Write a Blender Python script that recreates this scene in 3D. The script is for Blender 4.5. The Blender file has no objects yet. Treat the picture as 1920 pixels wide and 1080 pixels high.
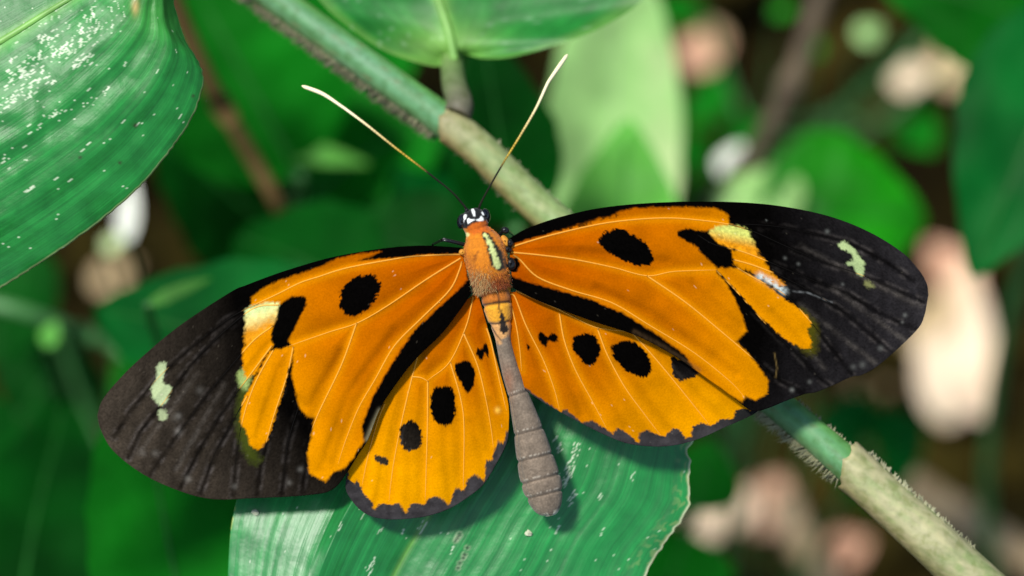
import bpy, math, random
import numpy as np
from mathutils import Vector

# ------------------------------------------------------------------ camera, world, sun, exposure
# unit: 1 Blender unit = 1 cm
sc = bpy.context.scene
sc.unit_settings.system = 'METRIC'
sc.unit_settings.scale_length = 0.01
random.seed(7)
RNG = np.random.default_rng(7)

PITCH = math.radians(50)
H = 45.0                    # height of the butterfly above the forest floor, cm
LENS = 80.0
K = 0.005                   # cm per photograph pixel at the distance of the butterfly
D = 1920 * K * LENS / 36.0  # distance camera - butterfly
RIGHT = np.array([1.0, 0, 0])
UP = np.array([0, math.sin(PITCH), math.cos(PITCH)])
BACK = np.array([0, -math.cos(PITCH), math.sin(PITCH)])
FOC = np.array([0, 0, H])

cam_d = bpy.data.cameras.new('camera')
cam = bpy.data.objects.new('camera', cam_d)
sc.collection.objects.link(cam)
cam.location = Vector(FOC + BACK * D)
cam.rotation_euler = (math.pi / 2 - PITCH, 0, 0)
cam_d.lens = LENS
cam_d.sensor_width = 36
cam_d.clip_start = 0.5
cam_d.clip_end = 20000
cam_d.dof.use_dof = True
cam_d.dof.focus_distance = D + 0.12
cam_d.dof.aperture_fstop = 0.148
sc.camera = cam

SUN = BACK * 1.0 + UP * 0.48 - RIGHT * 0.38
SUN = SUN / np.linalg.norm(SUN)
sun_d = bpy.data.lights.new('sun', 'SUN')
sun_o = bpy.data.objects.new('sun', sun_d)
sc.collection.objects.link(sun_o)
sun_o.rotation_euler = Vector(SUN).to_track_quat('Z', 'Y').to_euler()
sun_o.location = (0, 0, 300)
sun_d.energy = 3.7
sun_d.angle = math.radians(7.0)
sun_d.color = (1.0, 0.955, 0.88)

w = bpy.data.worlds.new('World')
sc.world = w
w.use_nodes = True
wn = w.node_tree.nodes
sky = wn.new('ShaderNodeTexSky')
sky.sky_type = 'NISHITA'
sky.sun_disc = False
sky.sun_elevation = math.asin(SUN[2])
sky.sun_rotation = math.atan2(SUN[0], SUN[1])
wn['Background'].inputs['Strength'].default_value = 0.13
w.node_tree.links.new(sky.outputs[0], wn['Background'].inputs[0])

sc.view_settings.view_transform = 'Standard'
sc.view_settings.look = 'None'
sc.view_settings.exposure = 0.38
sc.view_settings.gamma = 1.0
sc.cycles.use_denoising = True
sc.cycles.max_bounces = 6

# ------------------------------------------------------------------ helpers
def world(px, py, z):
    """points given on the photograph's grid plus z cm towards the camera from the butterfly -> world cm"""
    px, py, z = np.broadcast_arrays(np.asarray(px, float), np.asarray(py, float), np.asarray(z, float))
    f = (D - z) / D
    x = (px - 960) * K * f
    y = (540 - py) * K * f
    return FOC + x[..., None] * RIGHT + y[..., None] * UP + z[..., None] * BACK

def crop(ox, oy, s, pts):
    return [(ox + x / s, oy + y / s) for x, y in pts]

def ground_at(px, py):
    d0 = world(px, py, 0.0) - (FOC + BACK * D)
    c = FOC + BACK * D
    t = -c[2] / d0[2]
    return c + d0 * t

def catmull(pts, n, closed=False):
    p = np.array(pts, float)
    if closed:
        p = np.vstack([p[-1], p, p[0], p[1]])
    else:
        p = np.vstack([2 * p[0] - p[1], p, 2 * p[-1] - p[-2]])
    segs = len(p) - 3
    dense = []
    t = np.linspace(0, 1, 24, endpoint=False)[:, None]
    for i in range(segs):
        a, b, c, d = p[i], p[i + 1], p[i + 2], p[i + 3]
        dense.append(0.5 * ((2 * b) + (-a + c) * t + (2 * a - 5 * b + 4 * c - d) * t * t + (-a + 3 * b - 3 * c + d) * t ** 3))
    dense.append(p[-2][None])
    q = np.vstack(dense)
    s = np.concatenate([[0], np.cumsum(np.linalg.norm(np.diff(q, axis=0), axis=1))])
    u = np.linspace(0, s[-1], n)
    return np.stack([np.interp(u, s, q[:, k]) for k in range(q.shape[1])], 1)

def hashn(ix, iy, seed=0):
    n = (ix.astype(np.int64) * 374761393 + iy.astype(np.int64) * 668265263 + seed * 974711) & 0x7fffffff
    n = ((n ^ (n >> 13)) * 1274126177) & 0x7fffffff
    n = n ^ (n >> 16)
    return (n & 0xffff) / 65535.0

def vnoise(x, y, seed=0):
    x = np.asarray(x, float); y = np.asarray(y, float)
    ix = np.floor(x); iy = np.floor(y)
    fx = x - ix; fy = y - iy
    fx = fx * fx * (3 - 2 * fx); fy = fy * fy * (3 - 2 * fy)
    a = hashn(ix, iy, seed); b = hashn(ix + 1, iy, seed); c = hashn(ix, iy + 1, seed); d = hashn(ix + 1, iy + 1, seed)
    return (a * (1 - fx) + b * fx) * (1 - fy) + (c * (1 - fx) + d * fx) * fy

def fbm(x, y, seed=0, o=3):
    r = 0; a = 0.5; t = 0
    for i in range(o):
        r = r + a * vnoise(x * 2 ** i, y * 2 ** i, seed + i * 17); t += a; a *= 0.5
    return r / t

def seg_dist(x, y, poly, closed=False):
    p = np.array(poly, float)
    q = np.roll(p, -1, 0) if closed else p[1:]
    p = p if closed else p[:-1]
    best = np.full(x.shape, 1e9)
    for (ax, ay), (bx, by) in zip(p, q):
        dx, dy = bx - ax, by - ay
        l2 = dx * dx + dy * dy + 1e-9
        t = np.clip(((x - ax) * dx + (y - ay) * dy) / l2, 0, 1)
        best = np.minimum(best, (x - ax - t * dx) ** 2 + (y - ay - t * dy) ** 2)
    return np.sqrt(best)

def poly_sd(x, y, poly):
    p = np.array(poly, float); q = np.roll(p, -1, 0)
    ins = np.zeros(x.shape, bool)
    for (ax, ay), (bx, by) in zip(p, q):
        if ay == by: continue
        ins ^= ((ay > y) != (by > y)) & (x < (bx - ax) * (y - ay) / (by - ay) + ax)
    d = seg_dist(x, y, poly, True)
    return np.where(ins, -d, d)

def mesh_obj(name, verts, faces, mats, parent=None, smooth=True, cols=None, uvs=None):
    me = bpy.data.meshes.new(name)
    me.from_pydata([tuple(v) for v in np.asarray(verts).tolist()], [], faces if isinstance(faces, list) else faces.tolist())
    if smooth: me.shade_smooth()
    for m in (mats if isinstance(mats, (list, tuple)) else [mats]): me.materials.append(m)
    if cols is not None:
        at = me.color_attributes.new('Col', 'FLOAT_COLOR', 'POINT')
        c = np.ones((len(verts), 4), np.float32); c[:, :3] = cols
        at.data.foreach_set('color', c.ravel())
    if uvs is not None:
        uvl = me.uv_layers.new(name='UVMap')
        li = np.empty(len(me.loops), np.int32); me.loops.foreach_get('vertex_index', li)
        uvl.data.foreach_set('uv', np.asarray(uvs, np.float32)[li].ravel())
    me.update()
    o = bpy.data.objects.new(name, me)
    sc.collection.objects.link(o)
    if parent is not None:
        o.parent = parent
        o.matrix_parent_inverse = parent_inv(parent)
    return o

def parent_inv(p):
    from mathutils import Matrix
    return Matrix.Translation(p.location).inverted() if p.type == 'EMPTY' else Matrix.Identity(4)

def thing(name, label, cat, loc, group=None):
    o = bpy.data.objects.new(name, None)
    sc.collection.objects.link(o)
    o.location = Vector(loc)
    o.empty_display_size = 0.5
    o['label'] = label; o['category'] = cat
    if group: o['group'] = group
    return o

def tag(o, label=None, cat=None, group=None, kind=None):
    if label: o['label'] = label
    if cat: o['category'] = cat
    if group: o['group'] = group
    if kind: o['kind'] = kind
    return o

def grid_faces(nu, nv, wrap=False):
    i = np.arange(nu - 1)[:, None]; j = np.arange(nv if wrap else nv - 1)[None, :]
    j2 = (j + 1) % nv
    a = i * nv + j; b = i * nv + j2; c = (i + 1) * nv + j2; d = (i + 1) * nv + j
    return np.stack([a, b, c, d], -1).reshape(-1, 4)

def frames(path):
    p = np.asarray(path, float)
    t = np.gradient(p, axis=0)
    t /= np.linalg.norm(t, axis=1)[:, None] + 1e-12
    ref = np.where(np.abs(t @ BACK)[:, None] > 0.95, RIGHT, BACK)
    s = np.cross(t, ref); s /= np.linalg.norm(s, axis=1)[:, None] + 1e-12
    n = np.cross(s, t)
    return t, s, n

def tube(path, rad, sides=10, flat=1.0, cap=True):
    """closed swept tube; rad scalar or per point; flat scales the thickness along the view normal"""
    p = np.asarray(path, float); n = len(p)
    r = np.broadcast_to(np.asarray(rad, float), (n,))
    t, s, nn = frames(p)
    a = np.linspace(0, 2 * math.pi, sides, endpoint=False)
    v = p[:, None, :] + r[:, None, None] * (np.cos(a)[None, :, None] * s[:, None, :] + flat * np.sin(a)[None, :, None] * nn[:, None, :])
    v = v.reshape(-1, 3)
    f = grid_faces(n, sides, True).tolist()
    if cap:
        f.append(list(range(sides))); f.append(list(range((n - 1) * sides, n * sides))[::-1])
    return v, f

def P3(pts, n=None):
    """list of (px,py,z) -> smooth world path"""
    p = np.array(pts, float)
    if n: p = catmull(p, n)
    return world(p[:, 0], p[:, 1], p[:, 2])

# ------------------------------------------------------------------ materials
def newmat(name):
    m = bpy.data.materials.new(name); m.use_nodes = True
    return m, m.node_tree.nodes, m.node_tree.links, m.node_tree.nodes['Principled BSDF']

def ramp(ns, stops):
    r = ns.new('ShaderNodeValToRGB')
    el = r.color_ramp.elements
    while len(el) > 1: el.remove(el[-1])
    el[0].position, el[0].color = stops[0][0], (*stops[0][1], 1)
    for p, c in stops[1:]:
        e = el.new(p); e.color = (*c, 1)
    return r

def vcol_mat(name, rough=0.55, spec=0.3, bump_scale=60, bump=0.1, sheen=0.0, var=0.12):
    m, ns, lk, b = newmat(name)
    at = ns.new('ShaderNodeAttribute'); at.attribute_name = 'Col'
    tc = ns.new('ShaderNodeTexCoord')
    nz = ns.new('ShaderNodeTexNoise'); nz.inputs['Scale'].default_value = bump_scale; nz.inputs['Detail'].default_value = 4
    lk.new(tc.outputs['Object'], nz.inputs['Vector'])
    mr = ns.new('ShaderNodeMapRange'); mr.inputs[3].default_value = 1 - var; mr.inputs[4].default_value = 1 + var
    mr.inputs[1].default_value = 0.3; mr.inputs[2].default_value = 0.7
    lk.new(nz.outputs[0], mr.inputs[0])
    mx = ns.new('ShaderNodeMix'); mx.data_type = 'RGBA'; mx.blend_type = 'MULTIPLY'; mx.inputs[0].default_value = 1
    lk.new(at.outputs['Color'], mx.inputs[6]); lk.new(mr.outputs[0], mx.inputs[7])
    lk.new(mx.outputs[2], b.inputs['Base Color'])
    bp = ns.new('ShaderNodeBump'); bp.inputs['Strength'].default_value = bump; bp.inputs['Distance'].default_value = 0.01
    lk.new(nz.outputs[0], bp.inputs['Height']); lk.new(bp.outputs[0], b.inputs['Normal'])
    b.inputs['Roughness'].default_value = rough
    b.inputs['Specular IOR Level'].default_value = spec
    b.inputs['Sheen Weight'].default_value = sheen
    return m

def plain_mat(name, rgb, rough=0.5, spec=0.4, var=0.25, scale=8.0, bump=0.15, rgb2=None):
    m, ns, lk, b = newmat(name)
    tc = ns.new('ShaderNodeTexCoord')
    nz = ns.new('ShaderNodeTexNoise'); nz.inputs['Scale'].default_value = scale; nz.inputs['Detail'].default_value = 5
    lk.new(tc.outputs['Object'], nz.inputs['Vector'])
    c2 = rgb2 or tuple(min(1, c * (1 + var)) for c in rgb)
    c1 = rgb if rgb2 else tuple(c * (1 - var) for c in rgb)
    r = ramp(ns, [(0.35, c1), (0.65, c2)])
    lk.new(nz.outputs[0], r.inputs[0]); lk.new(r.outputs[0], b.inputs['Base Color'])
    bp = ns.new('ShaderNodeBump'); bp.inputs['Strength'].default_value = bump; bp.inputs['Distance'].default_value = 0.02
    lk.new(nz.outputs[0], bp.inputs['Height']); lk.new(bp.outputs[0], b.inputs['Normal'])
    b.inputs['Roughness'].default_value = rough; b.inputs['Specular IOR Level'].default_value = spec
    return m

def leaf_mat(name, rgb, rough=0.38, spec=0.45, trans=0.25, vein=0.0, midrib=(0.12, 0.25, 0.05), vcol=False, lines=70, nscale=0.55):
    """leaf: UV x along, UV y across (0.5 = midrib)"""
    m, ns, lk, b = newmat(name)
    uv = ns.new('ShaderNodeUVMap'); uv.uv_map = 'UVMap'
    tc = ns.new('ShaderNodeTexCoord')
    nz = ns.new('ShaderNodeTexNoise'); nz.inputs['Scale'].default_value = nscale; nz.inputs['Detail'].default_value = 5
    lk.new(tc.outputs['Object'], nz.inputs['Vector'])
    r = ramp(ns, [(0.28, tuple(c * 0.45 for c in rgb)), (0.5, rgb), (0.72, tuple(min(0.8, c * 1.7) for c in rgb))])
    lk.new(nz.outputs[0], r.inputs[0])
    col = r.outputs[0]
    if vcol:
        at = ns.new('ShaderNodeAttribute'); at.attribute_name = 'Col'
        mr = ns.new('ShaderNodeMapRange'); mr.inputs[1].default_value = 0.3; mr.inputs[2].default_value = 0.7
        mr.inputs[3].default_value = 0.8; mr.inputs[4].default_value = 1.2
        lk.new(nz.outputs[0], mr.inputs[0])
        mm = ns.new('ShaderNodeMix'); mm.data_type = 'RGBA'; mm.blend_type = 'MULTIPLY'; mm.inputs[0].default_value = 1
        lk.new(at.outputs['Color'], mm.inputs[6]); lk.new(mr.outputs[0], mm.inputs[7])
        col = mm.outputs[2]
    # fine parallel or lateral veins as relief
    sep = ns.new('ShaderNodeSeparateXYZ'); lk.new(uv.outputs[0], sep.inputs[0])
    vm = ns.new('ShaderNodeVectorMath'); vm.operation = 'MULTIPLY'; vm.inputs[1].default_value = (2.5, lines * 2.0, 1)
    lk.new(uv.outputs[0], vm.inputs[0])
    n2 = ns.new('ShaderNodeTexNoise'); n2.inputs['Scale'].default_value = 1.0; n2.inputs['Detail'].default_value = 3
    lk.new(vm.outputs[0], n2.inputs['Vector'])
    sn = ns.new('ShaderNodeMapRange'); sn.inputs[1].default_value = 0.3; sn.inputs[2].default_value = 0.7
    sn.inputs[3].default_value = -1; sn.inputs[4].default_value = 1
    lk.new(n2.outputs[0], sn.inputs[0])
    bp = ns.new('ShaderNodeBump'); bp.inputs['Strength'].default_value = 0.2; bp.inputs['Distance'].default_value = 0.003
    lk.new(sn.outputs[0], bp.inputs['Height'])
    bp2 = ns.new('ShaderNodeBump'); bp2.inputs['Strength'].default_value = 0.25; bp2.inputs['Distance'].default_value = 0.05
    lk.new(nz.outputs[0], bp2.inputs['Height']); lk.new(bp.outputs[0], bp2.inputs['Normal'])
    lk.new(bp2.outputs[0], b.inputs['Normal'])
    if vcol:
        # vein lines a touch paler
        mr2 = ns.new('ShaderNodeMapRange'); mr2.inputs[1].default_value = -1; mr2.inputs[2].default_value = 1
        mr2.inputs[3].default_value = 0.78; mr2.inputs[4].default_value = 1.2
        lk.new(sn.outputs[0], mr2.inputs[0])
        m3 = ns.new('ShaderNodeMix'); m3.data_type = 'RGBA'; m3.blend_type = 'MULTIPLY'; m3.inputs[0].default_value = 1
        lk.new(col, m3.inputs[6]); lk.new(mr2.outputs[0], m3.inputs[7]); col = m3.outputs[2]
    lk.new(col, b.inputs['Base Color'])
    b.inputs['Roughness'].default_value = rough; b.inputs['Specular IOR Level'].default_value = spec
    if trans > 0:
        tr = ns.new('ShaderNodeBsdfTranslucent')
        hs = ns.new('ShaderNodeMix'); hs.data_type = 'RGBA'; hs.blend_type = 'MULTIPLY'; hs.inputs[0].default_value = 1
        lk.new(col, hs.inputs[6]); hs.inputs[7].default_value = (1.5, 1.8, 0.5, 1)
        lk.new(hs.outputs[2], tr.inputs[0])
        mx = ns.new('ShaderNodeMixShader'); mx.inputs[0].default_value = trans
        lk.new(b.outputs[0], mx.inputs[1]); lk.new(tr.outputs[0], mx.inputs[2])
        lk.new(mx.outputs[0], ns['Material Output'].inputs['Surface'])
    return m

M_soil = plain_mat('soil', (0.004, 0.003, 0.001), 0.95, 0.03, rgb2=(0.016, 0.012, 0.003), scale=0.35, bump=0.6)
M_litter = plain_mat('litter', (0.004, 0.0035, 0.0008), 0.8, 0.05, rgb2=(0.040, 0.030, 0.004), scale=0.25)
M_dry_pale = plain_mat('dry_leaf_pale', (0.80, 0.56, 0.36), 0.6, 0.3, rgb2=(0.88, 0.74, 0.54), scale=0.5)
M_dry_pink = plain_mat('dry_leaf_pink', (0.50, 0.25, 0.15), 0.6, 0.3, rgb2=(0.68, 0.40, 0.26), scale=0.5)
M_dry_tan = plain_mat('dry_leaf_tan', (0.42, 0.29, 0.14), 0.6, 0.3, rgb2=(0.58, 0.44, 0.24), scale=0.5)
M_white = plain_mat('petal_white', (0.75, 0.78, 0.68), 0.5, 0.3, var=0.08, scale=0.6)
M_twig = plain_mat('twig', (0.06, 0.045, 0.03), 0.8, 0.2, rgb2=(0.13, 0.10, 0.065), scale=1.5)
M_tanstem = plain_mat('dry_stem', (0.30, 0.21, 0.11), 0.7, 0.2, rgb2=(0.45, 0.34, 0.2), scale=1.5)

# ------------------------------------------------------------------ ground
def ground():
    n = 121
    a = np.sinh(np.linspace(-4.2, 4.2, n)); a = a / a[-1] * 1000
    X, Y = np.meshgrid(a, a + 30, indexing='ij')
    Z = -0.6 + 1.2 * fbm(X * 0.05, Y * 0.05, 3) * np.exp(-(X ** 2 + (Y - 30) ** 2) / 90000) - 1.0
    o = mesh_obj('ground', np.stack([X, Y, Z], -1).reshape(-1, 3), grid_faces(n, n), M_soil)
    o['kind'] = 'structure'
ground()

# ------------------------------------------------------------------ leaves
def leaf_grid(mar_a, mid, mar_b, nu, nv, zfun):
    """loft margin - midrib - margin on the photograph grid; returns px, py, u, v"""
    A, C, B = catmull(mar_a, nu), catmull(mid, nu), catmull(mar_b, nu)
    v = np.linspace(0, 1, nv)
    h = nv // 2
    px = np.empty((nu, nv)); py = np.empty((nu, nv))
    for k, arr in ((0, px), (1, py)):
        va = np.linspace(0, 1, h + 1)[None, :]; vb = np.linspace(0, 1, nv - h)[None, :]
        arr[:, :h + 1] = A[:, k:k + 1] * (1 - va) + C[:, k:k + 1] * va
        arr[:, h:] = C[:, k:k + 1] * (1 - vb) + B[:, k:k + 1] * vb
    U, V = np.meshgrid(np.linspace(0, 1, nu), v, indexing='ij')
    Z = zfun(px, py, U, V)
    return px, py, U, V, Z

def solid(o, th):
    md = o.modifiers.new('thickness', 'SOLIDIFY'); md.thickness = th
    n = sum((np.array(p.normal) for p in [o.data.polygons[i] for i in range(0, len(o.data.polygons), 97)]), np.zeros(3))
    md.offset = -1 if n @ BACK > 0 else 1
    return o

def generic_leaf(name, base, tip, width, mat, parent, roll=0.0, droop=0.12, face=None, shape=0.8, nu=30, nv=15, pleat=0.02, fold=0.12, seed=0, rib=None):
    """an ovate leaf between two world points; width in cm"""
    B, T = np.asarray(base, float), np.asarray(tip, float)
    L = np.linalg.norm(T - B); a = (T - B) / L
    nrm = np.asarray(face if face is not None else BACK * 0.75 + np.array([0, 0, 1]) * 0.5, float)
    nrm = nrm - a * (nrm @ a); nrm /= np.linalg.norm(nrm)
    side = np.cross(nrm, a)
    c, s_ = math.cos(roll), math.sin(roll)
    side, nrm = side * c + nrm * s_, nrm * c - side * s_
    u = np.linspace(0, 1, nu)
    prof = np.sin(math.pi * u ** shape) ** 0.75 * (1 - 0.25 * u) + 0.012
    U, V = np.meshgrid(u, np.linspace(-1, 1, nv), indexing='ij')
    edge = 1 + 0.16 * (fbm(U * 4 + seed, np.sign(V) * 2 + seed, seed + 3) - 0.5) + 0.05 * (vnoise(U * 22, np.sign(V) + seed, seed + 9) - 0.5)
    bend = 0.10 * width * (U - 0.5) * math.sin(seed * 1.7) * (1 - U) * 4
    Wd = prof[:, None] * V * width * 0.5 * edge + bend * 0
    wob = (fbm(U * 5 + seed, V * 3 + seed * 2, seed) - 0.5)
    hgt = -droop * L * (U - 0.35) ** 2 * 2 + fold * np.abs(Wd) + pleat * width * np.sin(U * 34 - np.abs(V) * 5) * np.abs(V) * 0.35 + wob * 0.07 * width
    P = B + (U * L)[..., None] * a + Wd[..., None] * side + hgt[..., None] * nrm
    uv = np.stack([U, (V + 1) / 2], -1).reshape(-1, 2)
    o = mesh_obj(name, P.reshape(-1, 3), grid_faces(nu, nv), mat, parent, uvs=uv)
    mid = B + (u * L)[:, None] * a + (hgt[:, nv // 2] + 0.004 * width)[:, None] * nrm
    v_, f_ = tube(mid[:-2], np.linspace(0.014, 0.004, nu)[:-2] * width, 6)
    mesh_obj('midrib', v_, f_, rib or M_rib, o)
    return o

M_rib_pale = plain_mat('midrib_light', (0.40, 0.60, 0.26), 0.5, 0.3, scale=2)
M_rib = plain_mat('midrib', (0.012, 0.11, 0.012), 0.5, 0.3, scale=2)
M_stem_green = plain_mat('green_stem', (0.05, 0.17, 0.045), 0.45, 0.4, var=0.3, scale=1.5)
G_dark = leaf_mat('leaf_dark', (0.001, 0.050, 0.003), 0.6, 0.05, 0.2)
G_mid = leaf_mat('leaf_mid', (0.004, 0.135, 0.006), 0.6, 0.05, 0.3)
G_teal = leaf_mat('leaf_teal', (0.001, 0.082, 0.010), 0.55, 0.08, 0.2)
G_bright = leaf_mat('leaf_bright', (0.008, 0.20, 0.003), 0.5, 0.15, 0.35)
G_light = leaf_mat('leaf_light', (0.10, 0.36, 0.05), 0.5, 0.15, 0.3)
G_pale = leaf_mat('leaf_pale', (0.40, 0.72, 0.24), 0.45, 0.4, 0.3)

def dome_dir():
    return np.array([0, 0, 1.0])

# ---- understorey plants: each a stem from the floor with its leaves
def stem_to(points_world, r0, r1, parent, mat, n=24, name='stem'):
    p = catmull(np.asarray(points_world), n)
    v_, f_ = tube(p, np.linspace(r0, r1, n), 8)
    return mesh_obj(name, v_, f_, mat, parent)

def plant(name, label, root, leaves, group='understorey plants behind the butterfly', stemmat=None, r=0.22):
    """leaves: (base px,py,z, tip px,py,z, width, mat, kwargs)"""
    root = np.asarray(root, float)
    t = thing(name, label, 'plant', root, group)
    bases = [world(*l[0]) for l in leaves]
    topi = int(np.argmax([b[2] for b in bases]))
    top = bases[topi]
    mid = root * 0.5 + top * 0.5 + np.array([random.uniform(-2, 2), 1.5, 0])
    axis = catmull([root, mid, top], 40)
    v_, f_ = tube(axis, np.linspace(r, r * 0.5, 40), 8)
    st = mesh_obj('stem', v_, f_, stemmat or M_stem_green, t)
    for i, l in enumerate(leaves):
        b = bases[i]
        lf = generic_leaf('leaf', b, world(*l[1]), l[2], l[3], t, seed=i + int(abs(l[0][0])) % 50, **(l[4] if len(l) > 4 else {}))
        if i != topi:
            k = int(np.argmin(np.linalg.norm(axis - b, axis=1) + np.maximum(0, axis[:, 2] - b[2]) * 2))
            k = max(2, k - 4)
            m_ = (axis[k] + b) / 2 + np.array([0, 0, -0.3])
            stem_to([axis[k], m_, b], r * 0.45, r * 0.3, lf, stemmat or M_stem_green, 10, 'petiole')
    return t

def root_under(px, py, z, dx=0, dy=0):
    p = world(px, py, z); return (p[0] + dx, p[1] + dy, -1.0)

plant('broad_leaf_plant', 'plant with long pale green blade hanging behind the heart-shaped leaf and right antenna',
      root_under(1150, 600, -12, 0, 6), [
    ((1145, 600, -18), (1160, -170, -16), 2.55, G_pale, dict(droop=0.05, shape=0.95, fold=0.05, rib=M_rib_pale)),
    ((965, 430, -10), (905, 60, -9), 1.75, G_dark, dict(droop=0.1)),
    ((1150, 640, -13.5), (1180, 225, -13), 2.3, G_light, dict(droop=0.1)),
    ((960, 330, -20), (600, 330, -21), 2.8, G_mid, dict(droop=0.2)),
])
plant('leafy_plant', 'leafy plant filling the shade between the speckled leaf and left antenna',
      root_under(480, 500, -20, 0, 3), [
    ((560, 330, -14), (350, -60, -13), 3.2, G_mid, dict()),
    ((560, 380, -16), (820, 200, -16), 3.2, G_mid, dict()),
    ((520, 440, -17), (300, 250, -15), 2.6, G_dark, dict()),
    ((640, 260, -19), (480, -120, -22), 4.6, G_mid, dict()),
    ((700, 460, -18), (720, 160, -18), 3.6, G_dark, dict()),
    ((830, 500, -17), (760, 330, -15), 2.6, G_teal, dict()),
])
plant('wide_leaf_plant', 'plant with wide dark glossy leaf behind the left forewing costal edge',
      root_under(500, 900, -9, 0, 4), [
    ((690, 700, -7.5), (150, 560, -9.5), 2.5, G_teal, dict(droop=0.1, shape=0.7)),
    ((720, 560, -10), (420, 420, -12), 2.4, G_dark, dict()),
    ((900, 520, -12), (640, 420, -12), 2.2, G_dark, dict()),
])
plant('low_leaf_plant', 'plant with broad dark drooping leaf below the left wing tip',
      root_under(60, 1250, -14, -2, 3), [
    ((10, 1330, -8.5), (110, 690, -12), 2.9, G_dark, dict(droop=0.16, shape=0.62)),
    ((-80, 1000, -12), (-60, 700, -14), 2.2, G_dark, dict()),
])
plant('strap_leaf_plant', 'plant with smooth mid green leaf beside the perch leaf under left wing',
      root_under(330, 1400, -7, 0, 2), [
    ((380, 1330, -4.5), (240, 640, -8), 2.2, G_mid, dict(droop=0.1)),
    ((480, 1250, -6), (430, 700, -9), 2.4, G_dark, dict(droop=0.1)),
])
plant('slender_plant', 'slender plant with dark leaves by the green stalk beyond the left wing tip',
      root_under(100, 800, -20, -2, 0), [
    ((220, 650, -18), (360, 700, -18), 2.2, G_mid, dict()),
    ((100, 600, -20), (-60, 540, -20), 2.4, G_dark, dict()),
    ((150, 640, -22), (20, 800, -22), 3.0, G_dark, dict()),
])
plant('hanging_leaf_plant', 'plant with large hanging teal leaf beside the dark gap beyond right wing tip',
      root_under(2250, 300, -14, 6, 6), [
    ((2030, 0, -10.5), (1828, 515, -10), 2.5, G_teal, dict(droop=0.08, shape=0.75)),
    ((2000, 60, -14), (1650, -60, -14), 2.5, G_mid, dict()),
])
plant('round_leaf_plant', 'plant with bright rounded green leaf behind the right forewing upper edge',
      root_under(1540, 500, -22, 0, 6), [
    ((1420, 400, -19), (1740, 400, -19), 3.4, G_bright, dict(droop=0.1, shape=0.85)),
    ((1480, 420, -18.5), (1350, 330, -20), 1.9, G_pale, dict()),  # pale leaf added as the highlight on the rounded leaf
    ((1350, 450, -20), (1240, 360, -22), 2.4, G_mid, dict()),
])
_rs = random.Random(12)
_sh = []
for (cx_, cy_) in ((1270, 20), (1330, 190), (1400, 90), (1420, 10), (1470, 200), (1500, 130), (1560, 40), (1560, 190), (1620, 130), (1640, 10), (1700, 40), (1760, 20), (1840, -10), (1640, 250), (1300, 290), (1400, 260), (1860, 30), (1720, 250)):
    _g = world(cx_, cy_, -38) - ground_at(1785, 670); _g = _g - SUN * (_g @ SUN)
    if _g @ _g < 9: continue
    a_ = _rs.uniform(0, 6.28); l_ = _rs.uniform(60, 110)
    z_ = -_rs.uniform(33, 44)
    _sh.append(((cx_ - l_ * math.cos(a_) / 2, cy_ - l_ * math.sin(a_) / 2, z_), (cx_ + l_ * math.cos(a_) / 2, cy_ + l_ * math.sin(a_) / 2, z_ + 1), _rs.uniform(1.2, 1.9), _rs.choice([G_dark, G_dark, G_mid]) if cy_ > 40 else G_mid, dict(nu=16, nv=9)))
plant('background_shrub', 'small shrub with scattered leaves in the shade at the back behind grey twig', root_under(1500, 150, -36, 0, 4), _sh)
plant('floor_herb', 'low herb with small teal leaves below the right wing tip and stem',
      root_under(1620, 860, -30, 0, 2), [
    ((1620, 840, -28), (1540, 780, -27), 2.2, G_teal, dict()),
    ((1640, 850, -28), (1730, 800, -27), 1.9, G_teal, dict()),
    ((1630, 870, -28), (1640, 960, -27), 1.8, G_dark, dict()),
])
plant('shade_herb', 'low herb with green leaves behind the ragged leaf edge',
      root_under(1290, 960, -18, 0, 2), [
    ((1300, 960, -16), (1330, 820, -16), 1.5, G_mid, dict()),
    ((1290, 1000, -16), (1240, 1130, -15), 2.0, G_mid, dict()),
])

# leaning dead stalks and twigs
def stalk(name, label, pts, r, mat, cat='stalk'):
    p = P3(pts, 30)
    base = p[np.argmin(p[:, 2])]
    t = thing(name, label, cat, base)
    v_, f_ = tube(p, np.linspace(r, r * 0.8, 30), 8); mesh_obj('stem', v_, f_, mat, t)
    for k in (9, 19):
        v_, f_ = tube(p[k - 1:k + 2], [r * 1.0, r * 1.35, r * 1.0], 8); mesh_obj('node', v_, f_, mat, t)
    return t
M_brownstalk = plain_mat('brown_stalk', (0.10, 0.06, 0.02), 0.7, 0.2, rgb2=(0.16, 0.10, 0.035), scale=1.0)
stalk('dead_stalk', 'thin brown dead stalk leaning behind the speckled leaf', [(300, -60, -10), (390, 150, -11), (470, 290, -12), (540, 420, -13), (640, 640, -20), (700, 760, -45)], 0.13, M_brownstalk)
stalk('grey_twig', 'grey brown twig leaning behind the bright rounded leaf', [(1560, -80, -22), (1500, 110, -22), (1430, 260, -21), (1330, 390, -21), (1230, 560, -30), (1200, 640, -60)], 0.2, M_twig, 'twig')
stalk('tan_stalk', 'tan dry stalk on the floor below the pale sheath', [(1470, 930, -40), (1500, 1010, -40), (1545, 1090, -40), (1590, 1200, -43)], 0.42, M_tanstem)
stalk('fallen_stalk', 'pale fallen stalk lying behind the sheathed stem', [(1690, 900, -36), (1790, 965, -35), (1900, 1030, -34), (2050, 1130, -33)], 0.45, M_tanstem)
stalk('green_stalk', 'thin green arching stalk beyond the left wing tip', [(-60, 560, -13), (60, 590, -13), (200, 645, -14), (300, 720, -15), (380, 900, -25), (400, 1000, -48)], 0.12, M_stem_green)

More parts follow.
